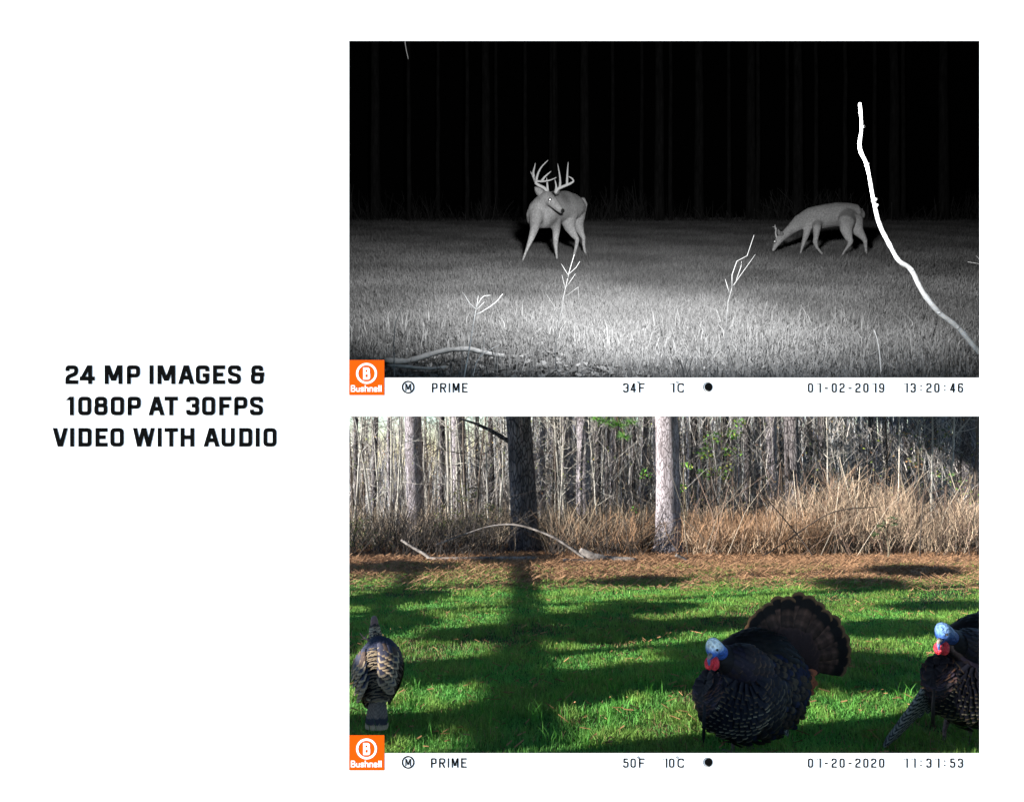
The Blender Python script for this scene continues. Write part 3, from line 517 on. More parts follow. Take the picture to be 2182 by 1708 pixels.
# ------------------------------------------------------------------ turkeys
def feather(mb, base, tip, nrm, W, colfn, nv=9, nu=5, cup=.12, root=.35, arch=0.0, rnd=.75):
    base, tip, nrm = np.array(base, float), np.array(tip, float), np.array(nrm, float); d = tip-base; L = np.linalg.norm(d); s = np.cross(d, nrm); s /= np.linalg.norm(s)+1e-9; nn = np.cross(s, d); nn /= np.linalg.norm(nn)+1e-9
    if nn.dot(nrm) < 0: nn = -nn
    vs = []; cs = []; fs = []
    for j in range(nv):
        v = j/(nv-1); prof = root+(1-root)*min(v/.6, 1)**.8
        for k in range(nu):
            u = 2*k/(nu-1)-1; vv = v-(1-rnd)*v*v*(u*u)*.6
            vs.append(base+d*vv+s*u*W/2*prof+nn*(cup*W*(1-u*u)+arch*L*math.sin(math.pi*v))); cs.append(colfn(u, v))
    for j in range(nv-1):
        for k in range(nu-1): q = j*nu+k; fs.append((q, q+1, q+nu+1, q+nu))
    mb.add(vs, fs, cs)
def tail_col(k):
    def f(u, v):
        if v > .945: return (.15, .085, .045)
        if v > .78: return (.006, .005, .006)
        b = (.75+.5*((int(v*46)+k) % 2))*(.7+.09*((k*5) % 7)); b *= 1.7 if abs(u) < .05 else .55 if abs(u) > .9 else 1; return (.05*b, .028*b, .022*b)
    return f
def edge_col(c, e, band=.86, side=.8):
    def f(u, v): return e if (v > band or abs(u) > side and v > .45) else c
    return f
def bar_col(a, b, nb):
    def f(u, v): return a if int(v*nb+abs(u)*.8) % 2 else b
    return f
ZT = zoomer(1540, 1320, 2182/690)
def make_tom(name, label, ox, oy, y0, legs, full, seed):
    rnd = random.Random(seed); k = 690/2182*KY*y0/FPX
    def T(x, y, d): return P(*ZT(x+ox, y+oy), y0+d)
    def j(x, y, d, rh, rd=None): return (T(x, y, d), rh*k, (rd or rh)*k)
    loc = T(460, 1240, .05); loc[2] = zd(y0+.05); root = thing(name, label, 'turkey', loc, 'wild turkeys on the lawn')
    mb = MB()
    body = loft(mb, [j(235,800,-.11,135,80), j(295,812,-.085,235,160), j(385,825,-.05,305,240), j(500,815,0,318,260), j(620,790,.06,285,240), j(730,735,.12,215,170), j(810,690,.17,120,110)])
    hump = loft(mb, [j(390,500,.06,100,120), j(500,490,.08,150,160), j(620,510,.11,165,170), j(730,590,.15,140,150), j(800,660,.18,90,100)])
    mant = loft(mb, [j(330,560,-.14,90,90), j(420,580,-.12,135,120), j(520,620,-.09,125,110), j(600,700,-.06,80,80)])
    loft(mb, [j(400,600,-.1,110,100), j(350,545,-.13,85,80), j(315,505,-.15,58,58)])
    def bc(co): return np.tile(np.array([.008, .007, .009]), (len(co), 1))
    remeshed(mb, 'body', M_feather, root, .012, bc)
    # plumage laid on the body in rows, pale edged on the flank and wing coverts
    pm = MB()
    for a in range(21):
        t = .0+.95*a/20
        for b in range(38):
            ph = 2*math.pi*(b+.5*(a % 2))/38; p, nn, tt = surf(body, t, ph)
            if nn[1] > .45: continue
            dn = np.array([0, 0, -1.0]); dr = tt*.75+dn*.6*(1-abs(nn[2])); dr -= nn*dr.dot(nn); dr /= np.linalg.norm(dr); dr = dr+np.array([rnd.uniform(-.18, .18), 0, rnd.uniform(-.18, .18)])
            L = rnd.uniform(.042, .06); q = p+nn*.004; zr = p[2]-loc[2]; wv = .03
            zx = ((CU+FPX*p[0]/p[1])/KY-1540)*2182/690-ox; zy = ((CV-FPX*(p[2]-CZ)/p[1])/KY-1320)*2182/690-oy
            if t < .24: c, e = (.012, .009, .012), rnd.choice([(.09, .05, .045), (.06, .042, .06), (.12, .055, .03), (.03, .024, .03)])
            else: c, e = (.006, .006, .012), rnd.choice([(.012, .016, .04), (.035, .025, .02), (.06, .045, .03)])
            feather(pm, q, q+dr*L+nn*.012, nn, wv, edge_col(c, e, .78, 9), 6, 5, .10, .5)
    for rings, NA, NBp, cs in ((mant, 9, 18, [((.018, .013, .016), (.09, .055, .035)), ((.014, .011, .014), (.05, .03, .025)), ((.012, .010, .02), (.03, .022, .03))]), (hump, 12, 18, [((.004, .004, .004), (.008, .007, .007))])):
        for a in range(NA):
            t = .03+.9*a/(NA-1)
            for b in range(NBp):
                ph = 2*math.pi*(b+.5*(a % 2))/NBp; p, nn, tt = surf(rings, t, ph)
                if nn[1] > .6: continue
                dr = tt+np.array([0, 0, -.3]); dr -= nn*dr.dot(nn); dr /= np.linalg.norm(dr); c, e = rnd.choice(cs)
                feather(pm, p, p+dr*.05+nn*.01, nn, .034, edge_col(c, e, .82, 9), 6, 5, .1, .5)
    c0, b1_, b2_, rd_, rh_, t0_ = body[0]; Lc = min(rd_, rh_)
    for a in range(9):                          # rounded breast
        f = .12+.9*a/8; cap = math.sqrt(max(0, 1-min(f, 1)**2)); nb = int(8+26*f)
        for b in range(nb):
            ph = 2*math.pi*(b+.5*(a % 2))/nb; rdir = b1_*math.cos(ph)+b2_*math.sin(ph); off = b1_*rd_*math.cos(ph)*f+b2_*rh_*math.sin(ph)*f; p = c0-t0_*Lc*.9*cap+off; nn = rdir*f-t0_*cap; nn /= np.linalg.norm(nn)
            if nn[1] > .6: continue
            dr = rdir*.6+np.array([0, 0, -.9])+t0_*.3; dr -= nn*dr.dot(nn); dr /= np.linalg.norm(dr)+1e-9; dr = dr+np.array([rnd.uniform(-.2, .2), 0, rnd.uniform(-.2, .2)])
            feather(pm, p+nn*.006, p+dr*.042+nn*.013, nn, .03, edge_col((.010, .008, .011), rnd.choice([(.07, .038, .035), (.045, .032, .05), (.09, .042, .024), (.025, .02, .025)]), .80, 9), 6, 5, .12, .6)
    # wing shield: arcs of pale-tipped coverts round the shoulder
    SP = []
    for a in range(61):
        for b in range(121):
            p, nn, tt = surf(body, min(a/60, .999), 2*math.pi*b/120)
            if nn[1] < .3: SP.append((((CU+FPX*p[0]/p[1])/KY-1540)*2182/690-ox, ((CV-FPX*(p[2]-CZ)/p[1])/KY-1320)*2182/690-oy, p[0], p[1], p[2], nn[0], nn[1], nn[2]))
    SP = np.array(SP)
    def at(x, y): i = np.argmin((SP[:, 0]-x)**2+(SP[:, 1]-y)**2); return SP[i, 2:5], SP[i, 5:8]
    NR = 12
    for r_ in range(NR):
        rad = 90+30*r_; na = int(rad*2.5/30); ec = rnd.choice([(.40, .34, .24), (.30, .23, .14), (.36, .30, .20), (.22, .16, .09)]) if r_ > 3 else (.12, .08, .045)
        for a in range(na):
            th = math.radians(-168+(150)*(a+.5*(r_ % 2))/na); x, y = 455+rad*1.05*math.cos(th), 640-rad*math.sin(th)*1.02
            if not (105 < x < 760 and y < 1085): continue
            p, nn = at(x, y); p2, n2 = at(x+46*math.cos(th), y-46*math.sin(th)); d = p2-p; L = np.linalg.norm(d)
            if L < 1e-4: continue
            d = d/L; f = rnd.uniform(.35, 1.0)*(1 if x > 215 else .25)*(1 if x < 600 else .35); e = tuple(q*f for q in ec)
            feather(pm, p+nn*(.010+.0011*(NR-r_)), p+d*.052+nn*(.016+.0011*(NR-r_)), nn, .034, edge_col((.008, .008, .014), e, .86, 9), 8, 5, .10, .7, 0, .95)
    o = pm.build('plumage', M_feather, root, smooth=True); o['kind'] = 'stuff'
    # the spread tail, one mesh for each feather, with a shorter covert row in front
    def fr(th): return float(np.interp(th, [-10, 8, 45, 82, 115, 141, 160, 185], [428, 442, 474, 500, 455, 405, 385, 370]))
    C0 = (800, 575)
    NF = 19
    for i in range(NF):
        th = -8+178*i/(NF-1); r = fr(th)*rnd.uniform(.955, 1.025); ca, sa = math.cos(math.radians(th)), math.sin(math.radians(th)); d0 = .22; dd = .0035*(i % 2)+.0012*i
        m = MB(); feather(m, T(C0[0]+40*ca, C0[1]-40*sa, d0+dd), T(C0[0]+r*ca, C0[1]-r*sa, d0+.05+dd), (0, -1, .1), 118*k, tail_col(i), 30, 7, .05, .22, -.03, .88); m.build('tail_feather', M_feather, root, smooth=True)
    for i in range(15):
        th = -20+170*i/14; r = fr(th)*.52*rnd.uniform(.94, 1.05); ca, sa = math.cos(math.radians(th)), math.sin(math.radians(th))
        m = MB(); feather(m, T(C0[0]+30*ca, C0[1]-30*sa, .195), T(C0[0]+r*ca, C0[1]-r*sa, .215+.001*(i % 2)), (0, -1, .1), 105*k, edge_col((.028, .016, .018), (.055, .03, .028), .9, 9), 10, 5, .06, .3, -.02, .6); m.build('tail_covert', M_feather, root, smooth=True)
    for i, (x, y) in enumerate(((1005,735),(985,760),(975,810),(935,835),(1000,650),(985,700))):
        m = MB(); feather(m, T(800, 690, .16-.01*i), T(x, y, .17-.01*i), (0, -1, .2), 60*k, edge_col((.03, .02, .02), (.33, .10, .05), .82, 9), 9, 5, .1, .4); m.build('undertail_feather', M_feather, root, smooth=True)
    # drooped wing: barred primaries
    wl = full
    for i, (bx, by, tx, ty) in enumerate(wl):
        m = MB(); f0 = bar_col((.26, .26, .25), (.012, .012, .015), 24)
        feather(m, T(bx, by, -.10+.012*i), T(tx, ty, -.07+.014*i), (-.2, -1, 0), 46*k, f0, 34, 5, .08, .55, .02); m.build('wing_feather', M_feather, root, smooth=True)
    # head with bare blue and red skin
    hm = MB(); loft(hm, [j(315,515,-.15,50,50), j(285,500,-.19,58,55), j(262,480,-.215,62,58), j(255,455,-.225,52,52)], 14)
    loft(hm, [j(258,500,-.24,40,38), j(242,535,-.255,20,20), j(228,562,-.263,10,10)], 10)
    def hc(co):
        z0, z1 = T(265, 560, -.2)[2], T(265, 410, -.2)[2]; t = (co[:, 2]-z0)/(z1-z0); x0 = T(300, 480, -.2)[0]
        blue = np.array([.05, .22, .62]); pale = np.array([.75, .86, .88]); deep = np.array([.03, .10, .42]); w_ = sm(.35, .8, t)[:, None]; c = deep*(1-w_)+blue*w_; w2 = (sm(.45, .8, t)*sm(x0+.03, x0-.02, co[:, 0]))[:, None]*(1.0 if seed == 1 else .2); return (c*(1-w2)+pale*w2)*(1 if seed == 1 else .6)  # second tom's head is darkened in the colour to stand for shade
    remeshed(hm, 'head', M_skin, root, .006, hc, 3)
    for (x, y, rx, rz, d) in ((222, 590, 30, 42, -.245), (262, 588, 34, 48, -.235), (245, 560, 36, 34, -.225)):
        m = MB(); blob(m, T(x, y, d), (rx*k, 26*k, rz*k), (.62, .03, .05), 12, 9); m.build('wattle', M_skin, root, smooth=True)
    m = MB(); m.tube([T(228,520,-.262), T(222,560,-.272), T(224,600,-.27)], [13*k, 11*k, 7*k], 8, (.10, .16, .42)); m.build('snood', M_skin, root, smooth=True)
    m = MB(); m.tube([T(232,528,-.268), T(222,545,-.29), T(217,560,-.297)], [15*k, 11*k, 3*k], 8, (.30, .24, .2)); m.build('beak', M_skin, root, smooth=True)
    m = MB(); blob(m, T(282, 492, -.285), (9*k, 6*k, 9*k), (.01, .01, .01)); m.build('eye', M_skin, root, smooth=True)
    m = MB()
    for i in range(9): q = rnd.uniform(-14, 14); m.tube([T(190+q*.4, 880, -.2), T(184+q*.8, 1000, -.205), T(182+q, 1150+rnd.uniform(-25, 15), -.2)], [5*k, 4*k, 2*k], 5, (.012, .012, .014))
    m.build('beard', M_feather, root, smooth=True)
    for (x0, yt, x1, yb, d) in legs:
        m = MB(); g = T(x1, yb, d); gy = y0+d; g = np.array([g[0], gy, zd(gy)+.012]); c = (.16, .10, .10)
        m.tube([T(x0, yt, d+.02), (T(x0, yt, d+.02)+g)/2+np.array([0, .012, 0]), g], [22*k, 13*k, 12*k], 8, c)
        for a in (-.7, 0, .7, 3.0): m.tube([g, g+np.array([-.045*math.cos(a), -.045*math.sin(a)-.01, .002]), g+np.array([-.075*math.cos(a), -.075*math.sin(a)-.015, -.008])], [9*k, 7*k, 4*k], 6, c)
        m.build('leg', M_skin, root, smooth=True)
    return root
wing1 = [(640,820,790,1110),(660,830,770,1090),(690,810,810,1060),(710,800,840,1020),(730,790,860,985),(745,780,870,950),(760,770,880,915),(770,750,885,880)]
make_tom('tom_turkey', 'dark tom turkey with fully fanned tail, pale blue head and red wattle', 0, 0, 3.07, ((410,1090,395,1255,0.0), (520,1090,525,1255,.05)), wing1, 1)
wing2 = [(110,880,-180,1310),(125,880,-150,1290),(140,870,-100,1250),(150,860,-40,1190),(160,850,20,1130),(170,840,80,1090),(180,830,140,1060),(190,830,190,1040)]
make_tom('tom_turkey', 'dark tom turkey cut off by the right edge, blue head darkened for shade', 1650, -110, 3.18, ((290,1090,262,1330,.0), (470,1090,450,1330,.06)), wing2, 2)
# --- hen seen from behind
ZH = zoomer(780, 1380, 1025/180); YH = 3.55; kH = 180/1025*KY*YH/FPX
def H3(x, y, d): return P(*ZH(x, y), YH+d)
def jh(x, y, d, rh, rd): return (H3(x, y, d), rh*kH, rd*kH)
hl = H3(450, 1000, .05); hl[2] = zd(YH+.05); hen = thing('hen_turkey', 'brown hen turkey seen from behind at the left of the lawn', 'turkey', hl, 'wild turkeys on the lawn')
mb = MB(); hb = loft(mb, [jh(445,1190,-.12,130,70), jh(450,1080,-.08,190,120), jh(455,960,-.03,255,190), jh(458,830,.02,300,240), jh(460,720,.07,312,260), jh(458,610,.11,285,240), jh(445,520,.15,215,190), jh(425,450,.18,125,120)], 20)
nk = loft(mb, [jh(430,480,.17,120,110), jh(418,400,.19,92,85), jh(408,310,.205,74,68), jh(402,230,.215,60,56), jh(398,160,.225,52,50), jh(397,135,.235,46,46)], 16)
def hc(co):
    z1, z0 = H3(400, 130, .22)[2], H3(400, 260, .21)[2]; w_ = sm(z0, z0+.012, co[:, 2])[:, None]; return np.array([.05, .042, .042])*(1-w_)+np.array([.20, .13, .13])*w_
remeshed(mb, 'body', M_feather, hen, .008, hc)
pm = MB(); rnd = random.Random(5)
for a in range(26):
    for b in range(38):
        t = 1-(.01+.97*(a+rnd.uniform(-.35, .35))/25); t = min(max(t, 0), .999); ph = 2*math.pi*(b+.5*(a % 2)+rnd.uniform(-.2, .2))/38; p, nn, tt = surf(hb, t, ph); s = math.sin(ph)
        if nn[1] > .45: continue
        dr = -tt; dr = dr-nn*dr.dot(nn); dr /= np.linalg.norm(dr); L = .036; W = .03
        if t > .70-.25*abs(s): c, e, L = (.022, .026, .05), rnd.choice([(.05, .045, .045), (.04, .045, .06), (.10, .075, .05), (.15, .11, .07)]), .032
        elif abs(s) < .30: c, e = (.02, .018, .022), rnd.choice([(.26, .2, .13), (.2, .15, .1)])
        else: c, e = (.025, .022, .026), rnd.choice([(.13, .09, .06), (.08, .06, .045), (.2, .15, .1)])
        feather(pm, p+nn*.001, p+dr*L+nn*.008, nn, W, edge_col(c, e, .82, 9), 7, 5, .08, .55)
for a in range(9):
    for b in range(16):
        t = max(.0, .62-.62*(a+rnd.uniform(-.4, .4))/8); ph = 2*math.pi*(b+.5*(a % 2)+rnd.uniform(-.25, .25))/16; p, nn, tt = surf(nk, t, ph); dr = -tt+nn*.12; e = rnd.choice([(.34, .28, .21), (.26, .2, .14), (.4, .36, .28)])
        feather(pm, p, p+dr*.024+nn*.003, nn, .022, edge_col((.04, .034, .034), e, .62, 9), 6, 5, .1, .6)
o = pm.build('plumage', M_feather, hen, smooth=True); o['kind'] = 'stuff'
def hen_tail(k):
    def f(u, v):
        if v > .88: return (.38, .29, .19)
        if v > .71: return (.035, .035, .045)
        b = .8+.4*((int(v*40)+k) % 2); return (.17*b, .135*b, .115*b)
    return f
for i in range(12):
    u = (i-5.5)/5.5; yt = 1605-26*u*u; m = MB(); feather(m, H3(445+70*u, 1120, -.11), H3(430+128*u, yt, -.25), (0, -1, .9), 62*kH, hen_tail(i), 30, 5, .05, .7, .02, .8); o = m.build('tail_feather', M_feather, hen, smooth=True); o.location = (0, -.0012*(6-abs(i-5.5)), .0015*(6-abs(i-5.5)))
for i in range(8):
    u = (i-3.5)/3.5; m = MB(); feather(m, H3(450+70*u, 1030+10*abs(u), -.085), H3(450+120*u, 1235-10*abs(u)+12*(i % 2), -.145), (0, -1, .9), 75*kH, (lambda u_, v_: (.03, .026, .03) if .66 < v_ < .82 or .32 < v_ < .42 else (.42, .32, .2)), 16, 5, .1, .6, .02); o = m.build('tail_covert', M_feather, hen, smooth=True); o.location = (0, -.012, .012)
for sx in (-1, 1):                            # folded wings: large pale-edged feathers over the flanks
    for r_ in range(6):
        for c_ in range(4):
            t = .70-.085*r_-.03*c_; sv = .36+.14*c_-.02*r_; ph = math.pi-sx*math.asin(min(sv, .95)); p, nn, tt = surf(hb, t, ph)
            dr = -tt-np.array([sx*(.30-.04*c_), 0, 0]); dr -= nn*dr.dot(nn); dr /= np.linalg.norm(dr); L = .072+.006*r_; c1 = rnd.choice([(.05, .05, .075), (.04, .042, .07), (.08, .055, .045)])
            m = MB(); feather(m, p+nn*(.010+.002*c_), p+dr*L+nn*(.017+.002*c_), nn, .046, edge_col(c1, rnd.choice([(.36, .28, .19), (.30, .22, .14)]), .87, .74), 11, 9, .10, .6, .02, .8); m.build('wing_feather', M_feather, hen, smooth=True)
m = MB(); g = (.42, .24, .2); m.tube([H3(330,430,.15), H3(300,400,.18), H3(262,385,.2)], [15*kH, 12*kH, 10*kH], 6, g)
for q in ((215,325),(232,402),(300,345)): m.tube([H3(270,390,.2), H3((270+q[0])/2+4, (390+q[1])/2+8, .205), H3(*q, .21)], [10*kH, 9*kH, 5*kH], 6, g)
m.build('raised_foot', M_skin, hen, smooth=True)
m = MB(); ft = np.array([H3(500, 900, .1)[0], YH+.1, zd(YH+.1)+.012]); m.tube([H3(500, 900, .06), ft], [.012, .009], 7, g)
for a in (.9, 1.57, 2.3, -1.57): m.tube([ft, ft+np.array([.06*math.cos(a), .06*math.sin(a), -.005])], [.007, .004], 6, g)
m.build('leg', M_skin, hen, smooth=True)
m = MB(); m.tube([H3(397,140,.26), H3(396,138,.29), H3(396,150,.31)], [.010, .008, .003], 7, (.25, .2, .16)); m.build('beak', M_skin, hen, smooth=True)
# ------------------------------------------------------------------ lawn
n = 430000; t = rng.uniform(0, 1, n); yy = 2.75*(12.2/2.75)**t; xx = -.27*yy-.12+(1.0*yy+.24)*rng.uniform(0, 1, n); so_ = rng.uniform(0, 1, n); xx = np.where(so_ < .07, -.27*yy-.12-(.28*yy)*so_/.07, np.where(so_ > .95, .73*yy+.12+.22*yy*(1-so_)/.05, xx))
edge = 10.5+.7*np.sin(xx*.8+1)+4.0*(patch(xx, yy, 1.3, 51)-.5); keep = rng.uniform(0, 1, n) > sm(edge-1.4, edge+1.2, yy)*.97; xx, yy = xx[keep], yy[keep]
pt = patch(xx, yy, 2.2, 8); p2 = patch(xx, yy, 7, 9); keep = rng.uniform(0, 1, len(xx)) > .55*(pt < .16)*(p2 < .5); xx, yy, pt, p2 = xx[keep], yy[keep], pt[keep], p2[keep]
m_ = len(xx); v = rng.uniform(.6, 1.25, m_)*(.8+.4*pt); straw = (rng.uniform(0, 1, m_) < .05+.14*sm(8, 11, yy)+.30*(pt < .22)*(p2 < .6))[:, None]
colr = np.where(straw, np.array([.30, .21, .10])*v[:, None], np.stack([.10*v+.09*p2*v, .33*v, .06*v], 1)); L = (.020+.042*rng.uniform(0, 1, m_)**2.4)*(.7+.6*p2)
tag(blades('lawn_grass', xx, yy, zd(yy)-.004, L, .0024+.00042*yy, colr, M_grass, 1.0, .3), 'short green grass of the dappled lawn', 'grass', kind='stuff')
n = 900; k = rng.integers(0, 60, n); cx_ = rng.uniform(-.9, 2.6, 60); cy_ = rng.uniform(2.9, 4.6, 60); xx = cx_[k]+rng.normal(0, .035, n); yy = cy_[k]+rng.normal(0, .03, n); v = rng.uniform(.7, 1.3, n)
tag(blades('tall_tufts', xx, yy, zd(yy)-.004, rng.uniform(.06, .13, n), rng.uniform(.004, .006, n), np.stack([.07*v, .24*v, .03*v], 1), M_grass, .7, .3), 'longer grass tufts in the near lawn', 'grass', kind='stuff')
def needles(name, label, n, xf, yf, Lr, wd, col, mat, cat, zoff=.01, tilt=.12):
    x, y = xf, yf; a = rng.uniform(0, np.pi, n); L = rng.uniform(*Lr, n); dx, dy = np.cos(a)*L/2, np.sin(a)*L/2; dz = rng.uniform(-tilt, tilt, n)*L; V = np.zeros((n, 4, 3)); z = zd(y)+zoff+rng.uniform(0, .02, n)
    px, py = -np.sin(a)*wd/2, np.cos(a)*wd/2
    for i, (s, q) in enumerate(((-1, -1), (-1, 1), (1, 1), (1, -1))): V[:, i] = np.stack([x+s*dx+q*px, y+s*dy+q*py, z+s*dz+SD*s*dy+q*.003], 1)
    b = (np.arange(n)*4)[:, None]; F = np.concatenate([b+np.array([0, 1, 2]), b+np.array([0, 2, 3])], 1).reshape(-1, 3)
    return tag(tri_mesh(name, V.reshape(-1, 3), F, np.repeat(col, 4, 0), mat), label, cat, kind='stuff')
n = 85000; yy = 8.3+9*rng.uniform(0, 1, n)**.6; xx = -.55*yy-.3+1.55*yy*rng.uniform(0, 1, n); v = rng.uniform(.4, 1.2, n)
needles('pine_straw', 'reddish brown pine straw along the edge of the woods', n, xx, yy, (.08, .24), .005, np.stack([.36*v, .21*v, .12*v], 1), M_twig, 'pine straw', .012, .35)
n = 1300; yy = 2.9+7*rng.uniform(0, 1, n); xx = -.26*yy+.97*yy*rng.uniform(0, 1, n); v = rng.uniform(.5, 1.2, n)
needles('fallen_needles', 'brown needles and bits scattered over the lawn', n, xx, yy, (.02, .07), .003, np.stack([.34*v, .18*v, .09*v], 1), M_twig, 'pine straw', .025, .4)
# ------------------------------------------------------------------ woods: big trunks
def trunk(name, label, ub, ut, wpx, y, mat, h=5.9, flare=.25, limbs=(), n=18, group=None):
    xb = (ub-CU)/FPX*y; xt = (ut-CU)/FPX*y; r = wpx/2/FPX*y; z0 = zd(y); zt = P(0, 886, y)[2]; root = thing(name, label, 'tree', (xb, y, z0), group); pts = []; rad = []
    rr = random.Random(int(ub)); ph = rr.uniform(0, 6)
    for i in range(26):
        t = i/25; z = z0-.1+h*t; f = (z-z0)/(zt-z0); pts.append((xb+(xt-xb)*f+.02*math.sin(ph+z*1.3), y+.03*math.sin(ph+z*.9), z)); rad.append(r*(1.06-.12*f)*(1+flare*math.exp(-(z-z0)/.22)))
    mb = MB(); mb.tube(pts, rad, n, jit=.07); mb.build('trunk', mat, root, smooth=True)
    for ln, rl in limbs:
        mb = MB(); q = dense([P(u, v, y+.1-.06*i) for i, (u, v) in enumerate(ln)], 4); mb.tube(q, [rl*(1-.75*i/len(q)) for i in range(len(q))], 7, jit=.2); mb.build('limb', mat, root, smooth=True)
    return root
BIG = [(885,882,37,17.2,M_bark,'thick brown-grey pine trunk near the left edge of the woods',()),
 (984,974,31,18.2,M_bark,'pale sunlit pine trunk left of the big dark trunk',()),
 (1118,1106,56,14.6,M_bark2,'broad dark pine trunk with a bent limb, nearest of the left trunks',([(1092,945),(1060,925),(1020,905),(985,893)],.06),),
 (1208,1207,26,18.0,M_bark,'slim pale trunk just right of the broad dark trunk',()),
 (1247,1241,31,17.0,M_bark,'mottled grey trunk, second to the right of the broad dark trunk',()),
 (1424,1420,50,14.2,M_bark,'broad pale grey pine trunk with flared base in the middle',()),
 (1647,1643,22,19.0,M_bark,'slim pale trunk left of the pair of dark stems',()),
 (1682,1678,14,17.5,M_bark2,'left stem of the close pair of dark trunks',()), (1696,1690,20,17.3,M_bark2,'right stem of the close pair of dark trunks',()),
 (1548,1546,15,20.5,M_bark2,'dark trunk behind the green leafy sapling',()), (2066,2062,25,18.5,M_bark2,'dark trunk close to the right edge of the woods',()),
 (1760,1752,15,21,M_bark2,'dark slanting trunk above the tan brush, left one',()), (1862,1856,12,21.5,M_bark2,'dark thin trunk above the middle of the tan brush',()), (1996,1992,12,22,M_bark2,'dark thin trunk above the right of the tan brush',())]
for ub, ut, wp, y, mt, lab, *li in BIG:
    limbs = [li[0]] if li and li[0] else []
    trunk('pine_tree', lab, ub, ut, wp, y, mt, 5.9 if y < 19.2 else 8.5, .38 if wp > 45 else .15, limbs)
for i, (u, wp, y) in enumerate(((1157,13,19),(1184,9,21),(1276,10,20),(1297,8,20.5),(1312,9,22),(1480,12,20),(1502,9,21),(1590,8,21),(1612,10,23),(1018,9,20),(1046,7,21),(940,10,19.5),(828,8,20),(800,7,18.5),(758,8,19),(1350,8,22),(1375,7,20.5),(1725,9,22),(1930,8,22.5),(2040,8,21))):
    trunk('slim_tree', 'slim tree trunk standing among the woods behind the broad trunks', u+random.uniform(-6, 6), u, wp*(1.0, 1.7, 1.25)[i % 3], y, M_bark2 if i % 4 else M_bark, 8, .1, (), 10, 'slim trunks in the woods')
# saplings: a few kinds, copied
def sapling_mesh(seed, h, nt):
    rr = random.Random(seed); st = MB(); tw = MB(); x = y = 0; pts = [(0, 0, -.05)]; lean = rr.uniform(-.06, .06)
    for i in range(1, 12): x += lean*h/11+rr.uniform(-.03, .03); y += rr.uniform(-.03, .03); pts.append((x, y, h*i/11))
    st.tube(pts, [.030-.0022*i for i in range(12)], 6)
    for k in range(nt):
        i = rr.randint(2, 10); p = np.array(pts[i])+np.array([0, 0, rr.uniform(0, h/11)]); s = rr.choice((-1, 1)); L = rr.uniform(.3, 1.1); up = rr.uniform(.1, .9); q = [p]; d = np.array([s*rr.uniform(.5, 1), rr.uniform(-.6, .6), up]); d /= np.linalg.norm(d)
        for j in range(4): q.append(q[-1]+d*L/4); d = d+np.array([rr.uniform(-.25, .25), rr.uniform(-.2, .2), rr.uniform(-.15, .25)]); d /= np.linalg.norm(d)
        tw.tube(q, [.010, .008, .006, .004, .002], 4, cap=False)
        for b in range(3):
            j = rr.randint(1, 3); e = np.array([rr.uniform(-1, 1), rr.uniform(-.5, .5), rr.uniform(-.1, 1)]); e /= np.linalg.norm(e); l2 = rr.uniform(.15, .45); tw.tube([q[j], q[j]+e*l2*.5, q[j]+e*l2+np.array([0, 0, rr.uniform(-.05, .05)])], [.005, .004, .002], 3, cap=False)
    return st, tw
def simple_mesh(mb, name, mat):
    me = bpy.data.meshes.new(name); me.from_pydata(mb.v, [], mb.f); me.materials.append(mat); me.update(); return me
M_pale = noise_mat('pale_bark', [(.26, .24, .21), (.46, .44, .4)], 5, .9, .3, 20, (1, 1, .3)); M_brownbark = noise_mat('brown_bark', [(.05, .04, .035), (.14, .11, .09)], 5, .9, .3, 20, (1, 1, .3))
protos = []
for s_ in range(6):
    st, tw = sapling_mesh(s_, 4.6+.3*s_, 16); mt = M_pale if s_ % 3 else M_brownbark; protos.append((simple_mesh(st, 'stem', mt), simple_mesh(tw, 'twigs', mt)))
rr = random.Random(21)
for i in range(176):
    left = i < 95 or 150 <= i < 164; u = (rr.uniform(735, 1230) if left else rr.uniform(1230, 2100)) if i < 150 else (rr.uniform(380, 730) if left else rr.uniform(2110, 2400)); y = rr.uniform(15.5, 25)
    if left: lab, gr = 'thin bare sapling in the crowded left half of the woods', 'thin saplings in the left woods'
    else: lab, gr = 'thin bare sapling in the right half of the woods', 'thin saplings in the right woods'
    x = (u-CU)/FPX*y; t_ = thing('bare_sapling', lab, 'tree', (x, y, zd(y)), gr); sc = rr.uniform(.8, 1.25); t_.scale = (sc, sc, sc); t_.rotation_euler = (rr.uniform(-.06, .06), rr.uniform(-.1, .1), rr.uniform(-.8, .8))
    me = protos[rr.randrange(6)]
    for nm, m_e in (('stem', me[0]), ('twigs', me[1])):
        o = bpy.data.objects.new(nm, m_e); COL.objects.link(o); o.parent = t_
        if nm == 'twigs': o['kind'] = 'stuff'
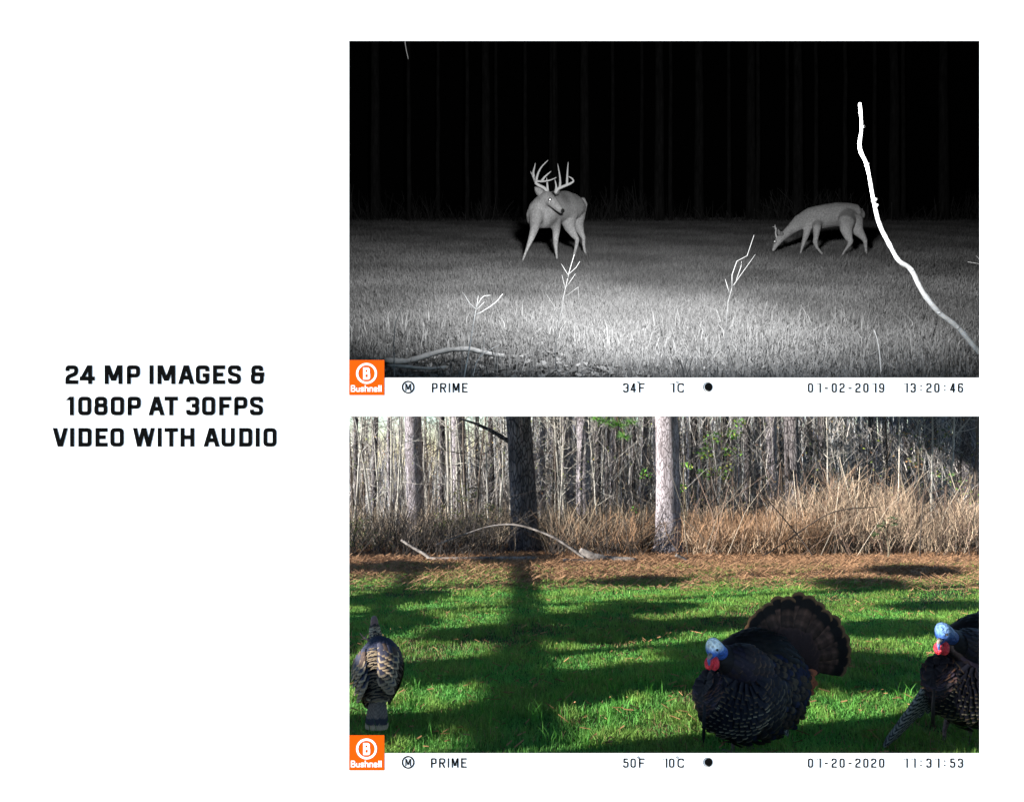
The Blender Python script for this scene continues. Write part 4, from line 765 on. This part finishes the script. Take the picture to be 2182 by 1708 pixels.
# arrays of random sticks
def sticks(name, label, cat, x, y, z0, L, lean, wd, col, mat, bend=.25, clear=False):
    if clear:                                  # keep the foot of the two broad trunks free
        u_ = x/y*FPX+CU; ok = ~((y < 14.7) & ((np.abs(u_-1118) < 46) | (np.abs(u_-1424) < 52)) & (rng.uniform(0, 1, len(x)) < .93)); x, y, z0, L, wd, col = x[ok], y[ok], z0[ok], L[ok], wd[ok], col[ok]
    n = len(x); a = rng.normal(0, lean, n); b = rng.normal(0, lean, n); c = rng.normal(0, bend, n); V = np.zeros((n, 3, 2, 3)); fa = rng.uniform(-1.25, .25, n); fc, fs_ = np.cos(fa)*1.2, np.sin(fa)*1.2
    for i, t in enumerate((0, .5, 1)):
        px = x+a*L*t+c*L*t*t*.6; py = y+b*L*t*.6; pz = z0+L*t*(1-.25*t*np.minimum(np.abs(a+c), 1.2)); w_ = wd*(1-.45*t)/2
        V[:, i, 0] = np.stack([px-w_*fc, py-w_*fs_, pz], 1); V[:, i, 1] = np.stack([px+w_*fc, py+w_*fs_, pz], 1)
    q = (np.arange(n)*6)[:, None]; F = np.concatenate([q+np.array(k) for k in ([0, 1, 3], [0, 3, 2], [2, 3, 5], [2, 5, 4])], 1).reshape(-1, 3)
    return tag(tri_mesh(name, V.reshape(-1, 3), F, np.repeat(col, 6, 0), mat), label, cat, kind='stuff')
def tint(n, base, lo, hi): v = rng.uniform(lo, hi, n)[:, None]; return np.array(base)*v
# far woods: dense pale stems and twigs
n = 4300; yy = rng.uniform(24, 46, n); xx = ((np.where(rng.uniform(0, 1, n) < .84, rng.uniform(700, 2140, n), np.where(rng.uniform(0, 1, n) < .5, rng.uniform(330, 700, n), rng.uniform(2140, 2450, n)))-CU)/FPX)*yy
cw = np.where(rng.uniform(0, 1, n)[:, None] < .6, tint(n, (.30, .31, .32), .45, 1.3), tint(n, (.05, .055, .075), .5, 1.6))
len_ = np.where((xx/yy*FPX+CU) < 1060, rng.uniform(1.5, 4.6, n), rng.uniform(2.8, 7, n))
kp = ((xx/yy*FPX+CU) > 1010) | (rng.uniform(0, 1, n) < .45); xx, yy, len_, cw = xx[kp], yy[kp], len_[kp], cw[kp]; n = len(xx)
sticks('far_woods', 'pale crowded stems of the far woods', 'woods', xx, yy, zd(yy), len_, .07, rng.uniform(.03, .12, n), cw, M_twig, .06)
n = 24000; yy = rng.uniform(18, 40, n); uu = np.where(rng.uniform(0, 1, n) < .86, rng.uniform(700, 2140, n), np.where(rng.uniform(0, 1, n) < .4, rng.uniform(330, 700, n), rng.uniform(2140, 2450, n))); kp = (uu > 1010) | (rng.uniform(0, 1, n) < .4); yy, uu = yy[kp], uu[kp]; n = len(yy); xx = ((uu-CU)/FPX)*yy; zz = zd(yy)+rng.uniform(0, 1, n)**1.1*np.where((xx/yy*FPX+CU) < 1060, 2.9, 4.6)
sticks('far_twigs', 'grey tangle of fine twigs through the far woods', 'woods', xx, yy, zz, rng.uniform(.4, 1.6, n), .55, rng.uniform(.008, .022, n), np.where(rng.uniform(0, 1, n)[:, None] < .6, tint(n, (.36, .33, .31), .4, 1.2), tint(n, (.08, .07, .065), .5, 1.4)), M_twig, .5)
n, xx, yy = NB_; g = rng.uniform(.02, .07, n)
sticks('night_brush', 'faint dark brush at the far edge of the night meadow', 'brush', xx, yy, zn(yy), rng.uniform(.2, 1.5, n)*patch(xx, yy, .8, 41), .3, rng.uniform(.01, .03, n), np.stack([g]*3, 1), M_nstalk, .4)
# undergrowth
n = 3000; yy = rng.uniform(14.8, 20, n); xx = ((rng.uniform(690, 2150, n)-CU)/FPX)*yy; zz = zd(yy)+rng.uniform(.2, 1, n)*3.3
sticks('twig_tangle', 'fine tangled bare twigs hanging through the near trees', 'twigs', xx, yy, zz, rng.uniform(.3, 1.3, n), .9, rng.uniform(.004, .009, n), np.where(rng.uniform(0, 1, n)[:, None] < .55, tint(n, (.05, .045, .045), .5, 1.5), tint(n, (.40, .38, .36), .5, 1.2)), M_twig, .9)
n = 7500; yy = rng.uniform(13.6, 18.5, n); u = rng.uniform(340, 1480, n); u = np.where(u < 735, np.where(rng.uniform(0, 1, n) < .5, u, u+700), u); xx = (u-CU)/FPX*yy
sticks('undergrowth', 'dark tangled twigs and stems at the foot of the left trees', 'undergrowth', xx, yy, zd(yy)+rng.uniform(0, .5, n), rng.uniform(.2, .9, n), .8, rng.uniform(.005, .012, n), np.where(rng.uniform(0, 1, n)[:, None] < .65, tint(n, (.08, .065, .05), .5, 1.5), tint(n, (.32, .25, .18), .6, 1.3)), M_twig, .6, True)
n = 21000; yy = rng.uniform(13.4, 19.5, n); u = 1455+900*rng.uniform(0, 1, n)**.9; xx = (u-CU)/FPX*yy; hgt = (.7+.5*sm(1560, 1760, u)-.35*sm(1900, 2000, u)+.10*np.sin(u*.05))*(.45+.68*patch(xx, yy, 1.4, 12))
sticks('tan_brush', 'tall tan dead brush on the right side of the woods edge', 'brush', xx, yy, zd(yy)+rng.uniform(0, .9, n)*hgt, rng.uniform(.35, .95, n)*hgt*.8, .42, rng.uniform(.004, .008, n), np.where(rng.uniform(0, 1, n)[:, None] < .75, tint(n, (.44, .33, .235), .45, 1.2), tint(n, (.16, .1, .07), .5, 1.4)), M_twig, .75)
n = 9000; yy = rng.uniform(13.5, 16.5, n); u = 1150+610*np.sqrt(rng.uniform(0, 1, n)); xx = (u-CU)/FPX*yy
sticks('russet_brush', 'low russet brush between the middle trunks', 'brush', xx, yy, zd(yy)+rng.uniform(0, .35, n), rng.uniform(.25, .8, n), .6, rng.uniform(.004, .009, n), tint(n, (.33, .2, .12), .4, 1.25), M_twig, .7, True)
n = 1700; yy = rng.uniform(13.1, 15.5, n); u = rng.uniform(740, 1420, n); xx = (u-CU)/FPX*yy
sticks('dark_brambles', 'dark thin brambles in front of the left trees', 'undergrowth', xx, yy, zd(yy), rng.uniform(.4, 1.7, n)*(.5+.8*patch(xx, yy, 1.1, 31)), .5, rng.uniform(.006, .012, n), tint(n, (.035, .03, .028), .5, 1.5), M_twig, .9, True)
def leaves(mb, c, r, n, size, cols, rr):
    for _ in range(n):
        while True:
            d = np.array([rr.uniform(-1, 1) for _ in range(3)])
            if d.dot(d) < 1: break
        p = np.array(c)+d*np.array(r); a = np.array([rr.uniform(-1, 1), rr.uniform(-1, 1), rr.uniform(-.8, .5)]); a /= np.linalg.norm(a); b = np.cross(a, np.array([rr.uniform(-1, 1), rr.uniform(-1, 1), .3])); b /= np.linalg.norm(b)+1e-9; s = size*rr.uniform(.6, 1.3)
        mb.add([p-a*s, p+b*s*.42, p+a*s, p-b*s*.42], [(0, 1, 2, 3)], rr.choice(cols))
rr = random.Random(4); lm = MB()
for _ in range(2600):
    y = rr.uniform(14.6, 21); u = rr.uniform(740, 2090); v = rr.uniform(890, 1180); leaves(lm, P(u, v, y), (.02, .02, .02), 1, .028, [(.3, .36, .06), (.14, .2, .05), (.1, .12, .05), (.4, .26, .1), (.3, .14, .06), (.22, .19, .1)], rr)
tag(lm.build('scattered_leaves', M_leaf), 'small scattered leaves clinging to twigs through the woods', 'leaves', kind='stuff')
n = 420; yy = rng.uniform(13.2, 17, n); u = rng.uniform(1440, 2090, n); xx = (u-CU)/FPX*yy
sticks('broken_stems', 'broken dark and pale stems standing in the tan brush', 'brush', xx, yy, zd(yy), rng.uniform(.7, 2.3, n), .35, rng.uniform(.008, .018, n), np.where(rng.uniform(0, 1, n)[:, None] < .8, tint(n, (.10, .07, .055), .5, 1.5), tint(n, (.36, .31, .25), .6, 1.2)), M_twig, .6)
GREEN = [(.10, .30, .03), (.16, .38, .04), (.07, .2, .03), (.3, .36, .05)]; OLIVE = [(.06, .1, .03), (.1, .13, .04), (.04, .06, .02), (.2, .2, .06)]
def leafy(name, label, u, y, h, clumps, cols, size=.05, group=None):
    x = (u-CU)/FPX*y; z0 = zd(y); root = thing(name, label, 'shrub', (x, y, z0), group); mb = MB(); pts = [(x+.04*math.sin(k), y, z0-.05+h*k/6) for k in range(7)]; mb.tube(pts, [.02-.002*k for k in range(7)], 6, (.12, .1, .07))
    for (cu, cv, rp, nn) in clumps: c = P(cu, cv, y); mb.tube([pts[min(6, max(1, int((c[2]-z0)/h*6)))], c], [.009, .004], 4, (.12, .1, .07))
    mb.build('stem', M_twig, root); lm = MB()
    for (cu, cv, rp, nn) in clumps: r = rp/FPX*y; leaves(lm, P(cu, cv, y), (r, r, r*.8), nn, size, cols, rr)
    o = lm.build('foliage', M_leaf, root); o['kind'] = 'stuff'
leafy('leafy_sapling', 'bright green leafy sapling in the middle of the woods', 1540, 17.5, 3.4, [(1518,935,22,60),(1562,925,18,60),(1505,965,20,60),(1560,960,24,40),(1540,1000,26,50),(1500,1010,16,30),(1575,900,14,40)], GREEN, .05)
leafy('leafy_sapling', 'sparse yellow-green shrub beside the broad pale trunk', 1460, 14.8, 2.2, [(1452,1040,12,18),(1445,1075,10,14),(1465,990,14,18),(1380,1010,18,16),(1352,1085,10,12)], GREEN, .04)
leafy('leafy_sapling', 'leafy green shrub at the right edge of the brush', 2070, 15.0, 2.2, [(2065,1120,22,50),(2050,1160,18,40),(2075,1060,20,40),(2045,1030,18,30),(2010,1010,22,30)], GREEN+OLIVE, .035)
leafy('leafy_sapling', 'green shrub with russet leaves above the right brush', 1960, 16.5, 2.8, [(1950,985,20,40),(1985,950,24,40),(1930,930,20,24),(2015,920,18,24)], OLIVE+[(.4, .22, .1)]*2, .045)
leafy('dark_shrub', 'dark leafy shrub at the far left of the woods edge', 770, 14.5, 1.6, [(765,1120,26,110),(790,1145,26,90),(755,1160,24,90),(830,1150,26,80)], OLIVE, .035)
leafy('dark_shrub', 'dark leafy shrub in front of the pale trunk left of centre', 985, 14.8, 1.9, [(960,1100,40,150),(1010,1120,34,120),(930,1130,30,90),(1050,1090,26,70),(990,1050,30,70)], OLIVE, .032)
leafy('dark_shrub', 'small dark leaved seedling before the tan brush', 1890, 12.8, .85, [(1880,1120,14,24),(1905,1110,14,24),(1865,1140,10,14)], [(.03, .05, .02), (.05, .07, .03)], .04)
# needle sprays of a pine bough reaching in at the top
root = thing('pine_bough', 'green pine needle sprays hanging at the top beside the middle trunk', 'branch', P(1300, 860, 16)); mb = MB(); lm = MB()
for (u, v, s) in ((1318,905,26),(1345,900,20),(1290,898,22),(1330,930,20),(1270,892,16)):
    c = P(u, v, 16); mb.tube([P(1300, 850, 16.1), (P(1300, 850, 16.1)+c)/2+np.array([.03, 0, .03]), c], [.02, .012, .006], 5, (.15, .1, .06))
    for _ in range(110):
        a = rr.uniform(0, 6.28); e = rr.uniform(-.6, .9); d = np.array([math.cos(a)*math.cos(e), math.sin(a)*math.cos(e), math.sin(e)])*s/FPX*16; sd = np.array([.004, 0, .004]); lm.add([c-sd, c+sd, c+d], [(0, 1, 2)], rr.choice([(.12, .32, .06), (.2, .42, .08), (.08, .22, .05)]))
mb.build('limb', M_twig, root); lm.build('needles', M_leaf, root)['kind'] = 'stuff'
# dead fallen wood at the woods edge
def log(name, label, ln, y, r, cat='log'):
    q = dense([P(u, v, y+dy) for u, v, dy in ln], 4); q = [np.array([p[0], p[1], max(p[2], zd(p[1])+r*.5)]) for p in q]; mb = MB(); mb.tube(q, [r*(1-.55*i/len(q))*random.uniform(.9, 1.1) for i in range(len(q))], 9, jit=.15); return tag(mb.build(name, M_dead, smooth=True), label, cat)
log('fallen_log', 'long thin grey fallen log lying along the left edge of the lawn', [(1145,1193,0),(1060,1196,0),(985,1193,0),(925,1192,0),(905,1180,.1),(880,1166,.2),(855,1150,.3)], 12.6, .05)
log('fallen_log', 'thick pale grey fallen log beside the broad pale trunk', [(1236,1174,.3),(1265,1185,.2),(1310,1191,.1),(1355,1199,0)], 12.3, .085)
log('fallen_branch', 'arched bare branch bending over in front of the broad dark trunk', [(1250,1191,0),(1205,1160,.1),(1170,1140,.2),(1120,1122,.3),(1085,1117,.4),(1040,1122,.4),(990,1138,.3),(930,1160,.3)], 12.5, .026, 'branch')
log('fallen_branch', 'short broken stick lying beside the thick pale log', [(1200,1198,0),(1240,1199,0),(1270,1197,0)], 12.2, .05, 'branch')
log('fallen_branch', 'small broken stub at the foot of the broad pale trunk', [(1440,1182,0),(1455,1188,0),(1468,1196,0)], 12.3, .035, 'branch')
for k, (lab, ln) in enumerate((('long dark arching briar over the tan brush', [(1590,1200,0),(1650,1170,.1),(1745,1105,.1),(1800,1085,.1),(1870,1080,.1)]), ('dark slanting stem crossing the russet brush', [(1740,1195,0),(1700,1140,.1),(1640,1070,.1),(1610,1040,.1)]), ('thin dark upright stem at the right of the brush', [(1960,1190,0),(1962,1130,0),(1968,1060,.1),(1975,1000,.1)]), ('pale upright sapling stem in the tan brush', [(1912,1130,2),(1914,1060,2),(1916,980,2),(1916,870,2)]))):
    q = dense([P(u, v, 13.2+dy) for u, v, dy in ln], 4); mb = MB(); c = (.5, .45, .38) if k == 3 else (.05, .04, .035); mb.tube(q, [.016*(1-.5*i/len(q)) for i in range(len(q))], 6, c); tag(mb.build('briar_stem', M_twig, smooth=True), lab, 'stem')
# ------------------------------------------------------------------ beyond the left of the frame: unseen trees, trunk and poles added to cast shade
def shadow_tree(x, y, h, r, clumps, lab):
    z0 = zd(y) if y > 2.4 else 0; root = thing('shadow_tree', lab, 'tree', (x, y, z0)); mb = MB(); mb.tube([(x+.05*math.sin(k*1.7), y+.05*math.cos(k), z0-.1+h*k/10) for k in range(11)], [r*(1-.05*k) for k in range(11)], 12, jit=.06); mb.build('trunk', M_bark2, root, smooth=True); lm = MB(); q = random.Random(int(x*10+y*100))
    for (dx, dy, dz, cr, n) in clumps:
        leaves(lm, (x+dx, y+dy, z0+dz), (cr, cr, cr*.55), n, .09, [(.05, .09, .03), (.07, .12, .04)], q)
    if clumps: o = lm.build('crown', M_leaf, root); o['kind'] = 'stuff'
q = random.Random(77); E_ = -SUN.z/SUN.x; K_ = SUN.y/SUN.x
SH = [(830,1207,110,10),(1120,1192,160,9),(1330,1345,150,24),(1060,1350,60,16),(1380,1296,110,12),(1380,1240,100,10),(1850,1246,150,14),(1960,1218,210,12),(960,1432,120,24),(1450,1440,150,30),(1880,1430,130,40),(785,1335,45,26),(850,1275,40,16),(1920,1340,120,18),(2010,1292,70,10),(1600,1390,90,16),(900,1212,120,9),(1280,1450,70,20),(1230,1318,60,10),(1560,1330,60,14),(760,1560,30,30)]  # shade patches wanted on the lawn; crown clumps are placed to cast them
TR = [(-8.6, 2.6), (-9.6, 4.6), (-8.8, 6.6), (-10.5, 9.0)]; CL = [[] for _ in TR]
for (u, v, hw, hh) in SH:
    ys_ = yd(v); xs_ = (u-CU)/FPX*ys_; dx = hw/FPX*ys_; dy = (yd(v-hh)-yd(v+hh))/2; qq = xs_+.27*ys_+dx*.5+1.6+q.uniform(0, 2.2)
    cx, cy, cz = xs_-qq, ys_-K_*qq, zd(ys_)+E_*qq
    if cy-dy < DW+.1 and cx+(DW-cy+dy)/K_ > -2.3: continue
    i = min(range(len(TR)), key=lambda i: abs(TR[i][1]-cy)); CL[i].append((cx, cy, cz, .45, max(dy*.95, .18), max(dx*E_*.42, .10)))
for i, (x, y) in enumerate(TR):
    z0 = zd(y) if y > 2.4 else 0; root = thing('shadow_tree', ('unseen leafy tree beside the wall, crown shaped to shade the lawn', 'unseen leafy tree left of the near lawn, crown shaped to shade the lawn', 'unseen leafy tree left of the middle of the lawn, crown shaped to shade it', 'unseen leafy tree left of the far lawn, crown shaped to shade the lawn')[i], 'tree', (x, y, z0))
    mb = MB(); mb.tube([(x+.05*math.sin(k*1.7), y+.05*math.cos(k), z0-.1+.55*k) for k in range(11)], [.11-.006*k for k in range(11)], 10, jit=.06); mb.build('trunk', M_bark2, root, smooth=True); lm = MB(); lb = MB()
    for (cx, cy, cz, ra, rb, rc) in CL[i]:
        lb.tube([(x, y, max(cz-.3, z0+.4)), ((x+cx)/2, (y+cy)/2, cz-.05), (cx, cy, cz)], [.03, .02, .01], 6); leaves(lm, (cx, cy, cz), (ra, rb, rc), int(min(900, 260+2600*rb*rc*4)), .10, [(.05, .09, .03), (.07, .12, .04)], q)
    lb.build('limbs', M_bark2, root); o = lm.build('crown', M_leaf, root); o['kind'] = 'stuff'
shadow_tree(.25-6.2, 14.6-6.2*K_, 6.5, .48, [], 'unseen stout bare trunk beyond the left edge, added to shade the broad dark trunk')  # added out of view to throw shade on the broad dark trunk
shadow_caster = thing('shadow_pole', 'unseen long round pole on two posts, added to cast the shadow stripe on the lawn', 'shadow_caster', (-5.5, 6, zd(6)))
rp = []  # added pole out of view, set so its shadow draws the trunk stripe
for (u, v) in ((1130,1600),(1134,1440),(1132,1300),(1130,1235),(1126,1200)):
    ys_ = yd(v); xs_ = (u-CU)/FPX*ys_; qq = 5.6; rp.append((xs_-qq, ys_-K_*qq, zd(ys_)+E_*qq))
mb = MB(); mb.tube(rp, [.078, .068, .058, .055, .055], 10); mb.build('shadow_caster', M_bark3, shadow_caster, smooth=True)
for (x, y, zt) in (rp[0], rp[-1]):
    mb = MB(); mb.tube([(x, y, (0 if y < 2.4 else zd(y))-.1), (x, y, zt)], [.04, .035], 8); mb.build('post', M_bark3, shadow_caster, smooth=True)
r2 = []  # second added pole, its shadow draws the diagonal streak
for (u, v) in ((735,1398),(760,1372),(800,1328),(850,1274),(900,1215)):
    ys_ = yd(v); xs_ = (u-CU)/FPX*ys_; qq = 4.3; r2.append((xs_-qq, ys_-K_*qq, zd(ys_)+E_*qq))
shadow_caster2 = thing('shadow_pole', 'unseen shorter thin pole on two posts, added to cast the diagonal shadow at the far left', 'shadow_caster', (r2[2][0], r2[2][1], zd(r2[2][1])))
mb = MB(); mb.tube(r2, [.05, .045, .04, .04, .04], 10); mb.build('shadow_caster', M_bark3, shadow_caster2, smooth=True)
for (x, y, zt) in (r2[0], r2[-1]):
    mb = MB(); mb.tube([(x, y, zd(y)-.1), (x, y, zt)], [.035, .03], 8); mb.build('post', M_bark3, shadow_caster2, smooth=True)
